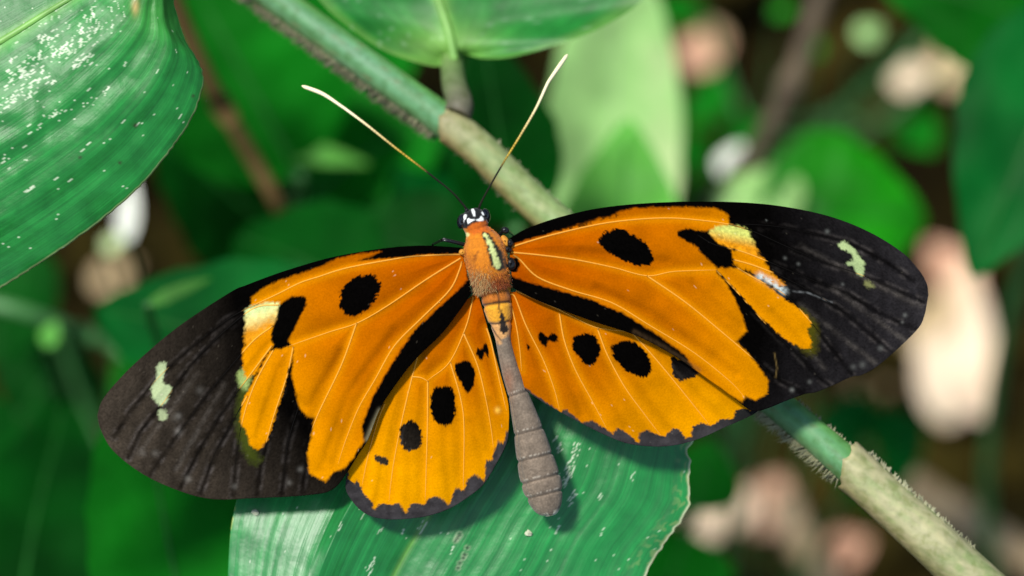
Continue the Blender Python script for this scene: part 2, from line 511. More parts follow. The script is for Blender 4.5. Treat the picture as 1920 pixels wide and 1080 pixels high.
# ---- single dead leaves and pale bits catching the sun on the floor
LIT = []
def floor_leaf(label, px, py, l_px, w_px, ang, mat, lift=0.6, cat='dead leaf', name='dead_leaf', group=None):
    c = ground_at(px, py) ; c = np.array([c[0], c[1], lift])
    s = K * np.linalg.norm(c - (FOC + BACK * D)) / D
    L, W = l_px * s, w_px * s
    ax = math.cos(ang) * RIGHT + math.sin(ang) * np.array([0, 0.85, 0.35])
    ax /= np.linalg.norm(ax)
    t = thing(name, label, cat, c, group)
    generic_leaf('blade', c - ax * L / 2, c + ax * L / 2, W, mat, t, face=np.array([-.1, -0.35, 1.0]), droop=0.15, fold=0.2, seed=int(px), nu=22, nv=9)
    LIT.append((c, max(L, W) * 0.5))
    return t
R = math.radians
fl = 'sunlit dead leaves on the forest floor'
floor_leaf('largest cream dead leaf glaring in sun beyond the right wing tip', 1785, 670, 330, 150, R(80), M_dry_pale, 1.0)
floor_leaf('curled tan dead leaf overlapping the left side of the largest cream leaf', 1738, 640, 150, 70, R(60), M_dry_tan, 1.3)
floor_leaf('cream dead leaf crossing the foot of the largest cream leaf', 1800, 780, 130, 80, R(140), M_dry_pale, 1.3)
floor_leaf('pinkish dead leaf tucked above the largest cream leaf by right wing tip', 1775, 530, 130, 90, R(120), M_dry_pink, 0.8)
floor_leaf('round cream dead leaf below the ragged leaf edge', 1348, 972, 150, 135, R(10), M_dry_pale, 0.7)
floor_leaf('pink dead leaf touching the round cream one', 1435, 955, 130, 115, R(60), M_dry_pink, 0.4)
floor_leaf('dull red brown dead leaf beside the tan dry stalk', 1590, 1035, 90, 80, R(30), M_dry_pink, 0.2)
floor_leaf('small salmon dead leaf between the grey twig and long pale green blade', 1318, 125, 95, 85, R(30), M_dry_pink, 0.8)
floor_leaf('brown dead leaf just above the small salmon one', 1340, 78, 55, 45, R(-30), M_dry_tan, 0.3)
floor_leaf('small peach dead leaf on the floor beside the hanging teal leaf', 1705, 172, 80, 70, R(20), M_dry_pale, 0.8)
floor_leaf('tan upright dead leaf next to the small peach one', 1772, 148, 115, 75, R(95), M_dry_tan, 0.9)
floor_leaf('cream dead leaf scrap above the hanging teal leaf', 1908, 30, 60, 40, R(80), M_dry_pale, 0.8)
floor_leaf('brown dead leaf in shade below the right wing', 1625, 760, 120, 60, R(40), M_dry_tan, 0.3)
floor_leaf('pink dead leaf peeking out at the left wing tip', 165, 775, 110, 60, R(-60), M_dry_pink, 0.6)
floor_leaf('olive dead leaf below the speckled leaf', 215, 520, 90, 60, R(40), M_dry_tan, 0.2)
floor_leaf('small ochre dead leaf above the left forewing', 628, 425, 50, 40, R(40), M_dry_tan, 0.3)

def hung_leaf(label, px, py, z, l_px, w_px, ang, mat, name, cat):
    """small pale new leaf on a thin stalk, standing above the floor"""
    c = world(px, py, z)
    s = K * (D - z) / D
    L, W = l_px * s, w_px * s
    ax = math.cos(ang) * RIGHT + math.sin(ang) * UP
    root = np.array([c[0] + 0.6, c[1] + 1.5, -1.0])
    t = thing(name, label, cat, root)
    generic_leaf('blade', c - ax * L / 2, c + ax * L / 2, W, mat, t, face=BACK + np.array([-.1, 0, .5]), seed=int(px), nu=22, nv=9)
    stem_to([root, (root + c) / 2 + np.array([0, .8, 0]), c - ax * L / 2], 0.1, 0.05, t, M_stem_green, 14)
    LIT.append((c, max(L, W) * 0.55))
hung_leaf('white elongated young leaf glaring under the speckled leaf edge', 240, 395, -20, 120, 44, R(85), M_white, 'young_leaf', 'seedling')
hung_leaf('greyish young leaf just below the white glaring one', 212, 455, -21, 46, 36, R(40), G_pale, 'young_leaf', 'seedling')
hung_leaf('pale green young leaf between the left antenna and the left forewing edge', 808, 372, -16, 85, 50, R(100), G_pale, 'young_leaf', 'seedling')
hung_leaf('small white young leaf between head and sheathed stem', 882, 342, -16, 50, 46, R(60), M_white, 'young_leaf', 'seedling')
hung_leaf('long light green blade added as a light streak under the left antenna', 610, 292, -14, 170, 44, R(-8), G_light, 'young_leaf', 'seedling')  # blade added where a streak of light crosses the green
hung_leaf('narrow light green blade added for leaf sheen above the left forewing edge', 335, 545, -6.8, 130, 30, R(24), G_light, 'young_leaf', 'seedling')  # added blade standing for sheen on the wide leaf
hung_leaf('round light green leaf added as a glow patch beside the arching green stalk', 95, 625, -12, 52, 44, R(70), G_light, 'young_leaf', 'seedling')  # leaf added for a patch of glow in the dark green
hung_leaf('white young leaf beside the grey twig and bright rounded leaf', 1372, 300, -24, 75, 58, R(60), M_white, 'young_leaf', 'seedling')
hung_leaf('round light green young leaf beside the peach and tan dead leaves', 1630, 60, -30, 56, 50, R(30), G_pale, 'young_leaf', 'seedling')
hung_leaf('dim green young leaf in shade beside the grey twig', 1530, 88, -31, 36, 32, R(80), G_bright, 'young_leaf', 'seedling')
hung_leaf('dull green young leaf at the shrub top', 1470, 18, -31, 44, 36, R(20), G_bright, 'young_leaf', 'seedling')

# ---- leaf litter: uncountable, one object
def litter():
    n = 2600
    base = np.array([[-.5, 0, 0], [-.25, .22, .06], [.1, .24, .04], [.5, 0, .1], [.1, -.24, .05], [-.25, -.22, .04], [0, 0, -.02]])
    fc = [[0, 6, 1], [1, 6, 2], [2, 6, 3], [3, 6, 4], [4, 6, 5], [5, 6, 0]]
    V = []; F = []
    for i in range(n):
        x = random.uniform(-55, 60); y = random.uniform(-25, 100)
        s = random.uniform(2.0, 6.0); a = random.uniform(0, 6.28); b = random.uniform(-.5, .5); c_ = random.uniform(-.5, .5)
        ca, sa = math.cos(a), math.sin(a)
        v = base * s * np.array([1, random.uniform(.7, 1.2), 1])
        v[:, 2] += v[:, 0] * b + v[:, 1] * c_
        V.append(np.stack([v[:, 0] * ca - v[:, 1] * sa + x, v[:, 0] * sa + v[:, 1] * ca + y, v[:, 2] + random.uniform(-.8, .1)], 1))
        F += [[k + 7 * i for k in f] for f in fc]
    o = mesh_obj('leaf_litter', np.vstack(V), F, M_litter)
    tag(o, 'brown leaf litter covering the shaded forest floor', 'leaf litter', kind='stuff')
litter()
# ------------------------------------------------------------------ the hairy sheathed stem with its heart-shaped leaf
M_stem = plain_mat('stem_bloom', (0.13, 0.33, 0.12), 0.42, 0.45, rgb2=(0.22, 0.44, 0.25), scale=0.9, bump=0.1)
M_sheath1 = plain_mat('sheath_old', (0.22, 0.30, 0.12), 0.6, 0.3, rgb2=(0.36, 0.36, 0.20), scale=2.2, bump=0.2)
M_petiole = plain_mat('petiole_grey', (0.10, 0.13, 0.07), 0.6, 0.3, rgb2=(0.2, 0.2, 0.15), scale=2.5)
M_hair = plain_mat('stem_hair', (0.24, 0.24, 0.14), 0.6, 0.3, scale=3)

def sheath_mat():
    m, ns, lk, b = newmat('sheath_cream')
    tc = ns.new('ShaderNodeTexCoord')
    at = ns.new('ShaderNodeAttribute'); at.attribute_name = 'Col'
    nz = ns.new('ShaderNodeTexNoise'); nz.inputs['Scale'].default_value = 9; nz.inputs['Detail'].default_value = 6
    lk.new(tc.outputs['Object'], nz.inputs['Vector'])
    r = ramp(ns, [(0.32, (0.68, 0.72, 0.55)), (0.5, (0.92, 0.92, 0.88)), (0.68, (1.08, 1.05, 1.0))])
    lk.new(nz.outputs[0], r.inputs[0])
    mx = ns.new('ShaderNodeMix'); mx.data_type = 'RGBA'; mx.blend_type = 'MULTIPLY'; mx.inputs[0].default_value = 1
    lk.new(at.outputs['Color'], mx.inputs[6]); lk.new(r.outputs[0], mx.inputs[7]); lk.new(mx.outputs[2], b.inputs['Base Color'])
    bp = ns.new('ShaderNodeBump'); bp.inputs['Strength'].default_value = 0.4; bp.inputs['Distance'].default_value = 0.02
    lk.new(nz.outputs[0], bp.inputs['Height']); lk.new(bp.outputs[0], b.inputs['Normal'])
    b.inputs['Roughness'].default_value = 0.55; b.inputs['Specular IOR Level'].default_value = 0.35
    return m
M_sheath2 = sheath_mat()

STEM = [(240, -200, -3.2), (380, -105, -2.9), (525, 3, -2.6), (700, 131, -2.3), (884, 267, -2.1), (1017, 394, -2.0), (1270, 605, -1.6), (1528, 818, -0.95), (1699, 971, -0.8), (1780, 1046, -0.8), (1960, 1220, -1.2), (2120, 1420, -3.5)]
stem_path = P3(STEM, 260)
stem_px = catmull(np.array(STEM, float), 260)
lowest = stem_path[-1]
rootp = np.array([lowest[0] + 3, lowest[1] - 2, -1.0])
stem_full = np.vstack([stem_path, catmull([lowest, lowest * 0.6 + rootp * 0.4 + np.array([.6, -.6, 0]), rootp], 40)[1:]])
vine = thing('sheathed_stem_plant', 'hairy green cane with pale sheaths and heart-shaped leaf running behind the butterfly', 'plant', rootp)
def idx_at(px):
    return int(np.argmin(np.abs(stem_px[:, 0] - px)))

rad = np.concatenate([np.linspace(0.175, 0.150, 260), np.linspace(0.15, 0.22, 39)])
def stemcol(n, sides):
    A, I = np.meshgrid(np.linspace(0, 2 * math.pi, sides, endpoint=False), np.arange(n), indexing='xy')
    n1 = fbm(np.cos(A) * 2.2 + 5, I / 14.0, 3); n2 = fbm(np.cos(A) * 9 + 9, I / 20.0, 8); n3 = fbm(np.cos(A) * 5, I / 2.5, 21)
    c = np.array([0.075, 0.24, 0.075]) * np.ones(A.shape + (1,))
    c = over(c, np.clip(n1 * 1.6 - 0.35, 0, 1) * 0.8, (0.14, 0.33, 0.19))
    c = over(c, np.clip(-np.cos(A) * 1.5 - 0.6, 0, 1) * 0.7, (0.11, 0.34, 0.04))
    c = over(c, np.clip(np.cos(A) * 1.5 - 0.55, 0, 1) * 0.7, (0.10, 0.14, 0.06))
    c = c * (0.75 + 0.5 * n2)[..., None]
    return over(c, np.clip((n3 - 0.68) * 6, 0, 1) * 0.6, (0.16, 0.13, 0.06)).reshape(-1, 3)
def over(col, mask, c):
    return col * (1 - mask[..., None]) + np.asarray(c) * mask[..., None]
for q_ in (idx_at(838), idx_at(1592)):
    rad[:260] *= 1 + 0.08 * np.exp(-((np.arange(260) - q_) / 5.0) ** 2)
rad *= 1 + 0.03 * (fbm(np.arange(len(rad)) / 18.0, np.zeros(len(rad)), 4) - 0.5) * 2
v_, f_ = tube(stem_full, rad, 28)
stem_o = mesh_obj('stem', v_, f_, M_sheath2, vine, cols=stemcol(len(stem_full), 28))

def sheath(i0, i1, r0, r1, mat, lip, colfun=None, slit=0.0):
    """sheath tube round the stem, cut obliquely at its mouth"""
    p = stem_path[i0:i1]; n = len(p); sides = 44
    t, s, nn = frames(p)
    a = np.linspace(0, 2 * math.pi, sides, endpoint=False)
    r = np.linspace(r0, r1, n)
    r = r * (1 + 0.07 * np.exp(-np.arange(n) / 3.0))
    V = p[:, None, :] + r[:, None, None] * (np.cos(a)[None, :, None] * s[:, None, :] + np.sin(a)[None, :, None] * nn[:, None, :])
    k = np.exp(-np.arange(n) / 10.0)[:, None]
    ragged = lip * (np.cos(a - 2.4) + 0.14 * np.sin(a * 5 + 1) + 0.10 * np.sin(a * 9)+ 0.05*np.sin(a*17))
    V = V + (k * ragged[None, :])[..., None] * t[:, None, :]
    # back side (inner wall) gives the mouth a visible thickness
    inner = p[:, None, :] + (V - p[:, None, :]) * 0.93
    n_in = 6
    allv = np.concatenate([inner[:n_in][::-1], V], 0)
    f = grid_faces(len(allv), sides, True)
    cols = None
    if colfun is not None:
        A, I = np.meshgrid(a, np.arange(len(allv)), indexing='xy')
        cols = colfun(A, np.maximum(I - n_in, 0) / n).reshape(-1, 3)
    return mesh_obj('sheath', allv.reshape(-1, 3), f, mat, vine, cols=cols)

def cream(a, u):
    base = np.array([0.62, 0.60, 0.33]); green = np.array([0.40, 0.50, 0.20]); tan = np.array([0.33, 0.24, 0.09])
    n1 = fbm(a * 4, u * 26, 5)[..., None]; n2 = fbm(a * 14, u * 60, 9)[..., None]
    c = base * (1 - np.clip((n1 - 0.42) * 3, 0, 1)) + green * np.clip((n1 - 0.42) * 3, 0, 1)
    lip = np.exp(-u * 16)[..., None]
    c = c * (1 - 0.6 * lip) + np.array([0.62, 0.57, 0.31]) * 0.6 * lip
    edge = np.clip(np.cos(a - 0.15) * 1.6 - 0.75, 0, 1)[..., None]
    c = c * (1 - edge * 0.8) + tan * edge * 0.8
    return c * (0.50 + 0.22 * n2)
def oldsheath(a, u):
    n1 = fbm(a * 3, u * 16, 15)[..., None]
    n2 = fbm(a * 6, u * 60, 25)[..., None]
    c = (np.array([0.30, 0.33, 0.15]) * (1 - n1) + np.array([0.17, 0.33, 0.11]) * n1) * (0.75 + 0.5 * n2)
    lip = np.exp(-u * 9)[..., None]
    c = c * (1 - 0.75 * lip) + np.array([0.34, 0.27, 0.16]) * 0.75 * lip
    edge = np.clip(np.cos(a - 0.15) * 1.6 - 0.8, 0, 1)[..., None]
    return c * (1 - edge * 0.75) + np.array([0.28, 0.17, 0.05]) * edge * 0.75
sheath(idx_at(838), idx_at(1420), 0.184, 0.180, M_sheath2, -0.10, oldsheath)
sheath(idx_at(1592), 259, 0.215, 0.275, M_sheath2, -0.12, cream)
for px_ in (838, 1592):
    i = idx_at(px_)
    v_, f_ = tube(stem_path[i - 3:i + 4], [0.150, 0.158, 0.164, 0.166, 0.164, 0.158, 0.150], 20)
    mesh_obj('node', v_, f_, M_sheath1, vine)

def hairs(name, spans, parent, mat):
    V = []; F = []
    for (x0, x1, ang0, ang1, num, ln, rr) in spans:
        i0, i1 = idx_at(x0), idx_at(x1)
        t, s, nn = frames(stem_path)
        for _ in range(num):
            i = random.randint(i0, i1 - 1); a = random.uniform(ang0, ang1)
            d = math.cos(a) * s[i] + math.sin(a) * nn[i]
            fr = random.random()
            b = stem_path[i] * (1 - fr) + stem_path[i + 1] * fr + d * rr * 0.97
            L = ln * random.uniform(0.5, 1.2)
            e = b + (d + t[i] * random.uniform(-0.9, 0.2) + np.array([random.uniform(-.3, .3)] * 3) * np.array([1, .3, -1])) * L
            w_ = np.cross(d, t[i]) * 0.015; w2 = t[i] * 0.015
            k = len(V) * 4
            V.append(np.stack([b + w_, b - w_ * .5 + w2, b - w_ * .5 - w2, e]))
            F += [[k, k + 1, k + 3], [k + 1, k + 2, k + 3], [k + 2, k, k + 3]]
    o = mesh_obj(name, np.vstack(V), F, mat, parent, smooth=False)
    o['kind'] = 'stuff'
    return o
# angle 0 = lower-left rim of the stem in the photograph, pi = upper-right rim
hairs('hair', [(300, 830, -0.6, 0.35, 1100, 0.12, 0.165), (880, 1100, 2.8, 3.5, 14, 0.05, 0.176), (850, 1000, -0.4, 0.2, 16, 0.05, 0.176),
               (1380, 1590, -0.6, 0.25, 330, 0.12, 0.15), (1480, 1600, 2.9, 3.5, 60, 0.05, 0.15), (1600, 1800, 2.7, 3.6, 150, 0.045, 0.232)], vine, M_hair)

# heart-shaped leaf of the cane
def heart():
    ma = [(851, 112), (825, 124), (790, 120), (720, 95), (655, 52), (606, 8), (575, -50), (640, -150), (800, -220)]
    mb = [(853, 112), (868, 100), (900, 109), (960, 107), (1050, 82), (1130, 50), (1205, -2), (1205, -60), (1060, -160), (800, -220)]
    mid = [(852, 112), (840, 55), (820, -10), (806, -100), (800, -220)]
    def zf(px, py, U, V):
        d = np.abs(V - 0.5) * 2
        return -2.75 - 0.16 * d + 0.35 * d ** 2 - 0.9 * U * U + 0.05 * np.sin(U * 26 - d * 6) * d - 0.35 * np.exp(-(U / 0.08) ** 2) * d
    px, py, U, V, Z = leaf_grid(ma, mid, mb, 90, 61, zf)
    col = np.array([0.012, 0.16, 0.022]) * np.ones(px.shape + (1,))
    d = np.abs(V - 0.5)
    rib = np.exp(-(d / 0.028) ** 2)[..., None]
    basep = np.exp(-(((px - 835) / 85) ** 2 + ((py - 95) / 50) ** 2))[..., None]
    edge = np.clip((d - 0.44) * 20, 0, 1)[..., None]
    y = np.array([0.20, 0.42, 0.08])
    k = np.clip(rib * 0.9 + basep * 0.9 + edge * 0.45, 0, 1)
    col = col * (1 - k) + y * k
    nz = fbm(px / 30, py / 30, 4)[..., None]
    col = col * (0.8 + 0.4 * nz)
    sp = (vnoise(px / 9, py / 9, 8) > 0.9)[..., None] * 0.08
    o = mesh_obj('leaf', world(px, py, Z).reshape(-1, 3), grid_faces(90, 61), G_heart, vine, cols=(col + sp).reshape(-1, 3), uvs=np.stack([U, V], -1).reshape(-1, 2))
    p = P3([(857, 215, -2.05), (862, 195, -2.1), (852, 160, -2.35), (848, 128, -2.8), (842, 85, -3.05)], 24)
    v_, f_ = tube(p, np.linspace(0.15, 0.11, 24) , 14)
    tt = np.repeat(np.linspace(0, 1, 24), 14)[:, None] ** 1.3
    mesh_obj('petiole', v_, f_, M_sheath2, o, cols=np.array([0.12, 0.11, 0.08]) * (1 - tt) + np.array([0.20, 0.40, 0.10]) * tt)
    c = catmull(mid, 40)
    zz = np.array([zf(np.array(0), np.array(0), u, 0.5) for u in np.linspace(0, 1, 40)])
    v_, f_ = tube(world(c[:, 0], c[:, 1], zz + 0.01), np.linspace(0.05, 0.015, 40), 8, 0.6); mesh_obj('midrib', v_, f_, M_rib2, o)
G_heart = leaf_mat('leaf_heart', (0.02, 0.18, 0.05), 0.5, 0.3, 0.12, vcol=True, lines=9, nscale=3)
M_rib2 = plain_mat('midrib_pale', (0.16, 0.36, 0.07), 0.45, 0.4, scale=3)
heart()

# ------------------------------------------------------------------ the speckled leaf, upper left
def dashes(px, py, S, T, col, spots, tint, strength=0.85):
    """pale dead leaf cells: short bars along the veins; S along-vein cm*200, T across; spots = (px,py,len,width)"""
    flat = col.reshape(-1, 3); X, Y = px.ravel(), py.ravel(); s_, t_ = S.ravel(), T.ravel()
    for (x, y, ln, wd) in spots:
        m = np.where((np.abs(X - x) < 14 + ln) & (np.abs(Y - y) < 14 + ln))[0]
        if len(m) == 0: continue
        c = m[np.argmin((X[m] - x) ** 2 + (Y[m] - y) ** 2)]
        q = m[(np.abs(s_[m] - s_[c]) < ln / 2) & (np.abs(t_[m] - t_[c]) < wd / 2)]
        st = strength * random.uniform(0.6, 1)
        flat[q] = flat[q] * (1 - st) + np.array(tint) * st
    return flat.reshape(col.shape)

def arc_coords(px, py):
    ds = np.hypot(np.diff(px, axis=0), np.diff(py, axis=0)); S = np.vstack([np.zeros((1, px.shape[1])), np.cumsum(ds, 0)])
    dt = np.hypot(np.diff(px, axis=1), np.diff(py, axis=1)); T = np.hstack([np.zeros((px.shape[0], 1)), np.cumsum(dt, 1)])
    return S, T

def speckled_leaf():
    ma = [(318, -95), (330, -40), (327, 5), (345, 70), (374, 118), (381, 158), (357, 228), (302, 305), (250, 362), (150, 443), (0, 541), (-200, 650), (-420, 720)]
    mid = [(318, -95), (240, -60), (130, -2), (0, 78), (-160, 170), (-420, 300)]
    mb = [(318, -95), (260, -180), (150, -250), (0, -260), (-200, -180), (-420, -60)]
    ma = [tuple(np.array(p) + (0, 0)) for p in ma]
    def zf(px, py, U, V):
        d = np.clip(0.5 - V, 0, 0.5) * 2
        e = np.clip(V - 0.5, 0, 0.5) * 2
        wv = 0.5 + 0.5 * np.clip(U * 3, 0, 1)
        ridge = 0.005 * np.sin(d * 44 + 2.5 * fbm(U * 4, d * 3, 2)) * wv + 0.012 * np.sin(d * 19 + 1.0)
        return 0.18 + 0.22 * np.sin(d * 2.0) - 0.38 * d ** 2.2 - 0.25 * e + ridge * np.clip(d * 6, 0, 1) * np.clip((1 - d) * 8, 0, 1) + 0.12 * (fbm(px / 120, py / 120, 3) - 0.5)
    nu, nv = 340, 301
    px, py, U, V, Z = leaf_grid(ma, mid, mb, nu, nv, zf)
    # slightly nibbled margin
    d = np.clip(0.5 - V, 0, 0.5) * 2
    jit = (vnoise(U * 160, U * 0 + 3, 5) - 0.5) * 3.0 * np.clip((d - 0.97) * 40, 0, 1)
    px = px + jit
    col = np.array([0.012, 0.185, 0.028]) * np.ones(px.shape + (1,))
    stripe = fbm(d * 60, U * 3, 7)[..., None]
    col = col * (0.72 + 0.6 * stripe)
    tipg = np.exp(-(((px - 300) / 70) ** 2 + ((py - 10) / 70) ** 2))[..., None]
    col = col * (1 - 0.5 * tipg) + np.array([0.06, 0.30, 0.035]) * 0.5 * tipg
    rib = np.exp(-((V - 0.5) / 0.022) ** 2)[..., None]
    col = col * (1 - 0.8 * rib) + np.array([0.17, 0.40, 0.10]) * 0.8 * rib
    bt = np.exp(-(((px - 254) / 7) ** 2 + ((py - 12) / 16) ** 2))[..., None]
    col = col * (1 - 0.9 * bt) + np.array([0.5, 0.36, 0.12]) * 0.9 * bt
    edge = np.clip((d - 0.988) * 120, 0, 1)[..., None]
    col = col * (1 - edge * 0.7) + np.array([0.34, 0.36, 0.15]) * edge * 0.7
    S, T = arc_coords(px, py)
    rs = random.Random(3); sp = []
    def cluster(cx, cy, r1, r2, n, big):
        for _ in range(n):
            a = rs.gauss(0, 1) * r1; b = rs.gauss(0, 1) * r2
            # clusters stretch along the vein direction, up to the right
            x = cx + a * 0.86 + b * 0.5; y = cy - a * 0.5 + b * 0.86
            sp.append((x, y, rs.uniform(3, 9) * big, rs.uniform(2.2, 4.5) * big))
    cluster(45, 130, 34, 14, 70, 1.0); cluster(60, 165, 30, 8, 30, 1.1); cluster(140, 85, 34, 9, 45, 1.0)
    cluster(150, 115, 18, 7, 28, 0.9); cluster(95, 70, 14, 8, 16, 0.9); cluster(180, 45, 26, 14, 26, 0.8)
    cluster(20, 190, 18, 6, 18, 0.9); cluster(100, 215, 26, 5, 22, 0.8); cluster(15, 295, 16, 7, 16, 1.0)
    cluster(55, 355, 8, 4, 8, 1.0); cluster(180, 185, 14, 4, 8, 0.8); cluster(190, 30, 40, 24, 26, 0.7); cluster(60, 45, 30, 10, 16, 0.7)
    for (x, y) in ((235, 120), (295, 135), (202, 168), (232, 228), (337, 218), (258, 233), (155, 282), (165, 270), (55, 250), (105, 335), (130, 338)):
        sp.append((x, y, 9, 4))
    for _ in range(60): sp.append((rs.uniform(0, 360), rs.uniform(0, 480), rs.uniform(2, 5), rs.uniform(1.5, 3)))
    col = dashes(px, py, S, T, col, sp, (0.62, 0.72, 0.50), 0.95)
    for (x, y, r) in ((254, 235, 4), (150, 295, 3), (225, 305, 3), (362, 180, 3)):
        k = np.exp(-(((px - x) ** 2 + (py - y) ** 2) / r ** 2))[..., None]; col = col * (1 - k) + np.array([.03, .02, .01]) * k
    root = np.array([-6.0, -1.5, -1.0])
    t = thing('speckled_leaf_plant', 'plant with broad pleated leaf flecked white hanging beyond the left antenna', 'plant', root)
    o = mesh_obj('leaf', world(px, py, Z).reshape(-1, 3), grid_faces(nu, nv), G_speck, t, cols=col.reshape(-1, 3), uvs=np.stack([U, V], -1).reshape(-1, 2))
    solid(o, 0.02)
    o['label'] = 'broad green leaf with lines of white flecks'
    c = catmull(mid, 60); zz = zf(c[:, 0], c[:, 1], np.linspace(0, 1, 60), np.full(60, 0.5))
    v_, f_ = tube(world(c[:, 0], c[:, 1], zz + 0.01), np.linspace(0.012, 0.055, 60), 8, 0.5); mesh_obj('midrib', v_, f_, M_rib2, o)
    lb = world(-420, 300, float(zz[-1]))
    stem_to([root, (root + lb) / 2 + np.array([-1.2, 0.8, 0]), lb - np.array([0.4, 0, .4]), lb], 0.25, 0.09, t, M_stem_green, 30)
G_speck = leaf_mat('leaf_speckled', (0.02, 0.15, 0.05), 0.42, 0.35, 0.08, vcol=True, lines=120, nscale=5)
speckled_leaf()

# ------------------------------------------------------------------ the perch leaf under the butterfly
def perch_leaf():
    ma = [(470, 1700), (425, 1300), (427, 1080), (445, 935), (520, 780), (650, 625), (800, 510), (950, 462), (1150, 442)]
    mid = [(500, 1700), (625, 1320), (738, 1080), (800, 972), (900, 800), (1020, 620), (1150, 442)]
    mb = [(530, 1700), (980, 1400), (1160, 1160), (1203, 1078), (1222, 1045), (1252, 1010), (1285, 962), (1298, 905), (1306, 842), (1293, 720), (1245, 575), (1150, 442)]
    def zf(px, py, U, V):
        # ridge along a vein left of the midrib: left flank tips to the left, the other to the right
        e = (0.5 - V) * 2                    # >0 left of midrib
        crease = 0.40
        z = np.where(e > crease, -0.70 - 0.32 * (e - crease), -0.70 - 0.70 * (crease - e))
        z = np.where(e < 0, -0.70 - 0.70 * crease + 0.30 * (-e) - 0.34 * e * e, z)
        pl = 0.0016 * np.sin(V * 2 * math.pi * 30 + 1.5 * fbm(U * 6, V * 4, 4)) + 0.006 * np.sin(V * 2 * math.pi * 7.3)
        z = z - 0.22 * np.clip((e - crease) / 0.06, 0, 1) * (1060 - py) * K * np.clip((py - 700) / 200, 0, 1) 
        z = z + pl * np.clip(U * 4, 0, 1) + 0.18 - 0.5 * np.clip((0.45 - U) / 0.45, 0, 1) ** 2 * 2.0
        return z + 0.06 * (fbm(px / 150, py / 150, 12) - 0.5)
    nu, nv = 420, 401
    px, py, U, V, Z = leaf_grid(ma, mid, mb, nu, nv, zf)
    m = np.clip((V - 0.985) * 80, 0, 1)
    jx = ((fbm(U * 26, U * 0, 6) - 0.5) * 36 + (vnoise(U * 160, U * 0, 7) - 0.5) * 7 * vnoise(U * 12, U * 0, 9))
    px = px + jx * np.clip((V - 0.9) * 10, 0, 1)
    col = np.array([0.011, 0.190, 0.036]) * np.ones(px.shape + (1,))
    stripe = fbm(V * 110, U * 2.5, 17)[..., None]; st2 = fbm(V * 26, U * 2, 27)[..., None]
    col = col * (0.60 + 0.5 * stripe + 0.3 * st2)
    S, T = arc_coords(px, py)
    rib = np.exp(-((V - 0.5) / 0.008) ** 2)[..., None] * np.clip(1 - U * 0.6, 0, 1)[..., None]
    col = col * (1 - 0.7 * rib) + np.array([0.16, 0.34, 0.04]) * 0.7 * rib
    edgeR = np.clip((V - 0.993) * 180, 0, 1)[..., None]
    col = col * (1 - edgeR * 0.85) + np.array([0.55, 0.56, 0.34]) * edgeR * 0.85
    nb = np.clip((V - 0.95) * 22, 0, 1)[..., None] * (vnoise(U * 200, V * 150, 3) > 0.66)[..., None]
    col = col * (1 - nb * 0.4) + np.array([0.3, 0.34, 0.12]) * nb * 0.4
    rs = random.Random(5); sp = []
    def chain(x0, y0, x1, y1, n, wd=16, ln=(4, 9), w=(2.2, 3.4)):
        for i in range(n):
            f = i / max(1, n - 1)
            o_ = rs.choice([-1.5, -0.5, 0.5, 1.5]) * wd / 4
            sp.append((x0 + (x1 - x0) * f + o_ * .86, y0 + (y1 - y0) * f + o_ * .5, rs.uniform(*ln), rs.uniform(*w)))
    chain(1085, 830, 1058, 912, 34, 18); chain(1072, 870, 1060, 900, 22, 20)
    chain(1075, 920, 1068, 945, 10, 12); chain(1052, 832, 1048, 850, 7, 9); chain(1042, 818, 1040, 824, 3, 6)
    chain(1048, 985, 1042, 1000, 4, 4); chain(1188, 885, 1184, 900, 5, 6); chain(1130, 990, 1126, 1003, 4, 5)
    chain(700, 1050, 690, 1078, 12, 12); chain(795, 978, 785, 996, 10, 12); chain(715, 990, 712, 998, 4, 5); chain(758, 995, 755, 1000, 3, 5)
    chain(640, 985, 636, 996, 5, 6); chain(848, 1025, 845, 1036, 4, 4); chain(680, 968, 678, 972, 2, 3); chain(1124, 928, 1126, 934, 3, 6)
    for _ in range(45): sp.append((rs.uniform(440, 1290), rs.uniform(830, 1080), rs.uniform(1.5, 4.5), rs.uniform(1.5, 2.6)))
    col = dashes(px, py, S, T, col, sp, (0.62, 0.74, 0.52), 0.9)
    for (x, y, r) in ((861, 1003, 3.5), (857, 1009, 3), (876, 1027, 3), (871, 1040, 3.2), (869, 1046, 2.6), (862, 1056, 2.6), (859, 1065, 2.6), (854, 1014, 2.5)):
        k = np.exp(-(((px - x) ** 2 + (py - y) ** 2) / r ** 2))[..., None]; col = col * (1 - k) + np.array([.01, .015, .006]) * k
        k = np.exp(-((np.hypot(px - x, py - y) - r * 1.7) / 1.4) ** 2)[..., None] * 0.5; col = col * (1 - k) + np.array([.35, .42, .25]) * k
    # yellow damaged vein near the left margin
    yl = np.exp(-(seg_dist(px, py, [(442, 938), (437, 965), (428, 1010), (424, 1050)]) / 2.0) ** 2)[..., None] * (vnoise(py / 9, px * 0, 3) > 0.3)[..., None]
    col = col * (1 - yl * 0.8) + np.array([0.45, 0.5, 0.1]) * yl * 0.8
    root = np.array([-2.0, -9.0, -1.0])
    t = thing('perch_leaf_plant', 'plant whose broad ribbed leaf with ragged edge carries the butterfly', 'plant', root)
    o = mesh_obj('leaf', world(px, py, Z).reshape(-1, 3), grid_faces(nu, nv), G_perch, t, cols=col.reshape(-1, 3), uvs=np.stack([U, V], -1).reshape(-1, 2))
    solid(o, 0.025)
    o['label'] = 'broad ribbed green leaf with ragged pale edge'
    global PERCH
    PERCH = (px, py, Z)
    lb = world(500, 1700, float(Z[0, nv // 2]))
    stem_to([root, (root + lb) / 2 + np.array([0, -1.0, 0]), lb + np.array([-.1, -.6, -.8]), lb], 0.28, 0.12, t, M_stem_green, 30)
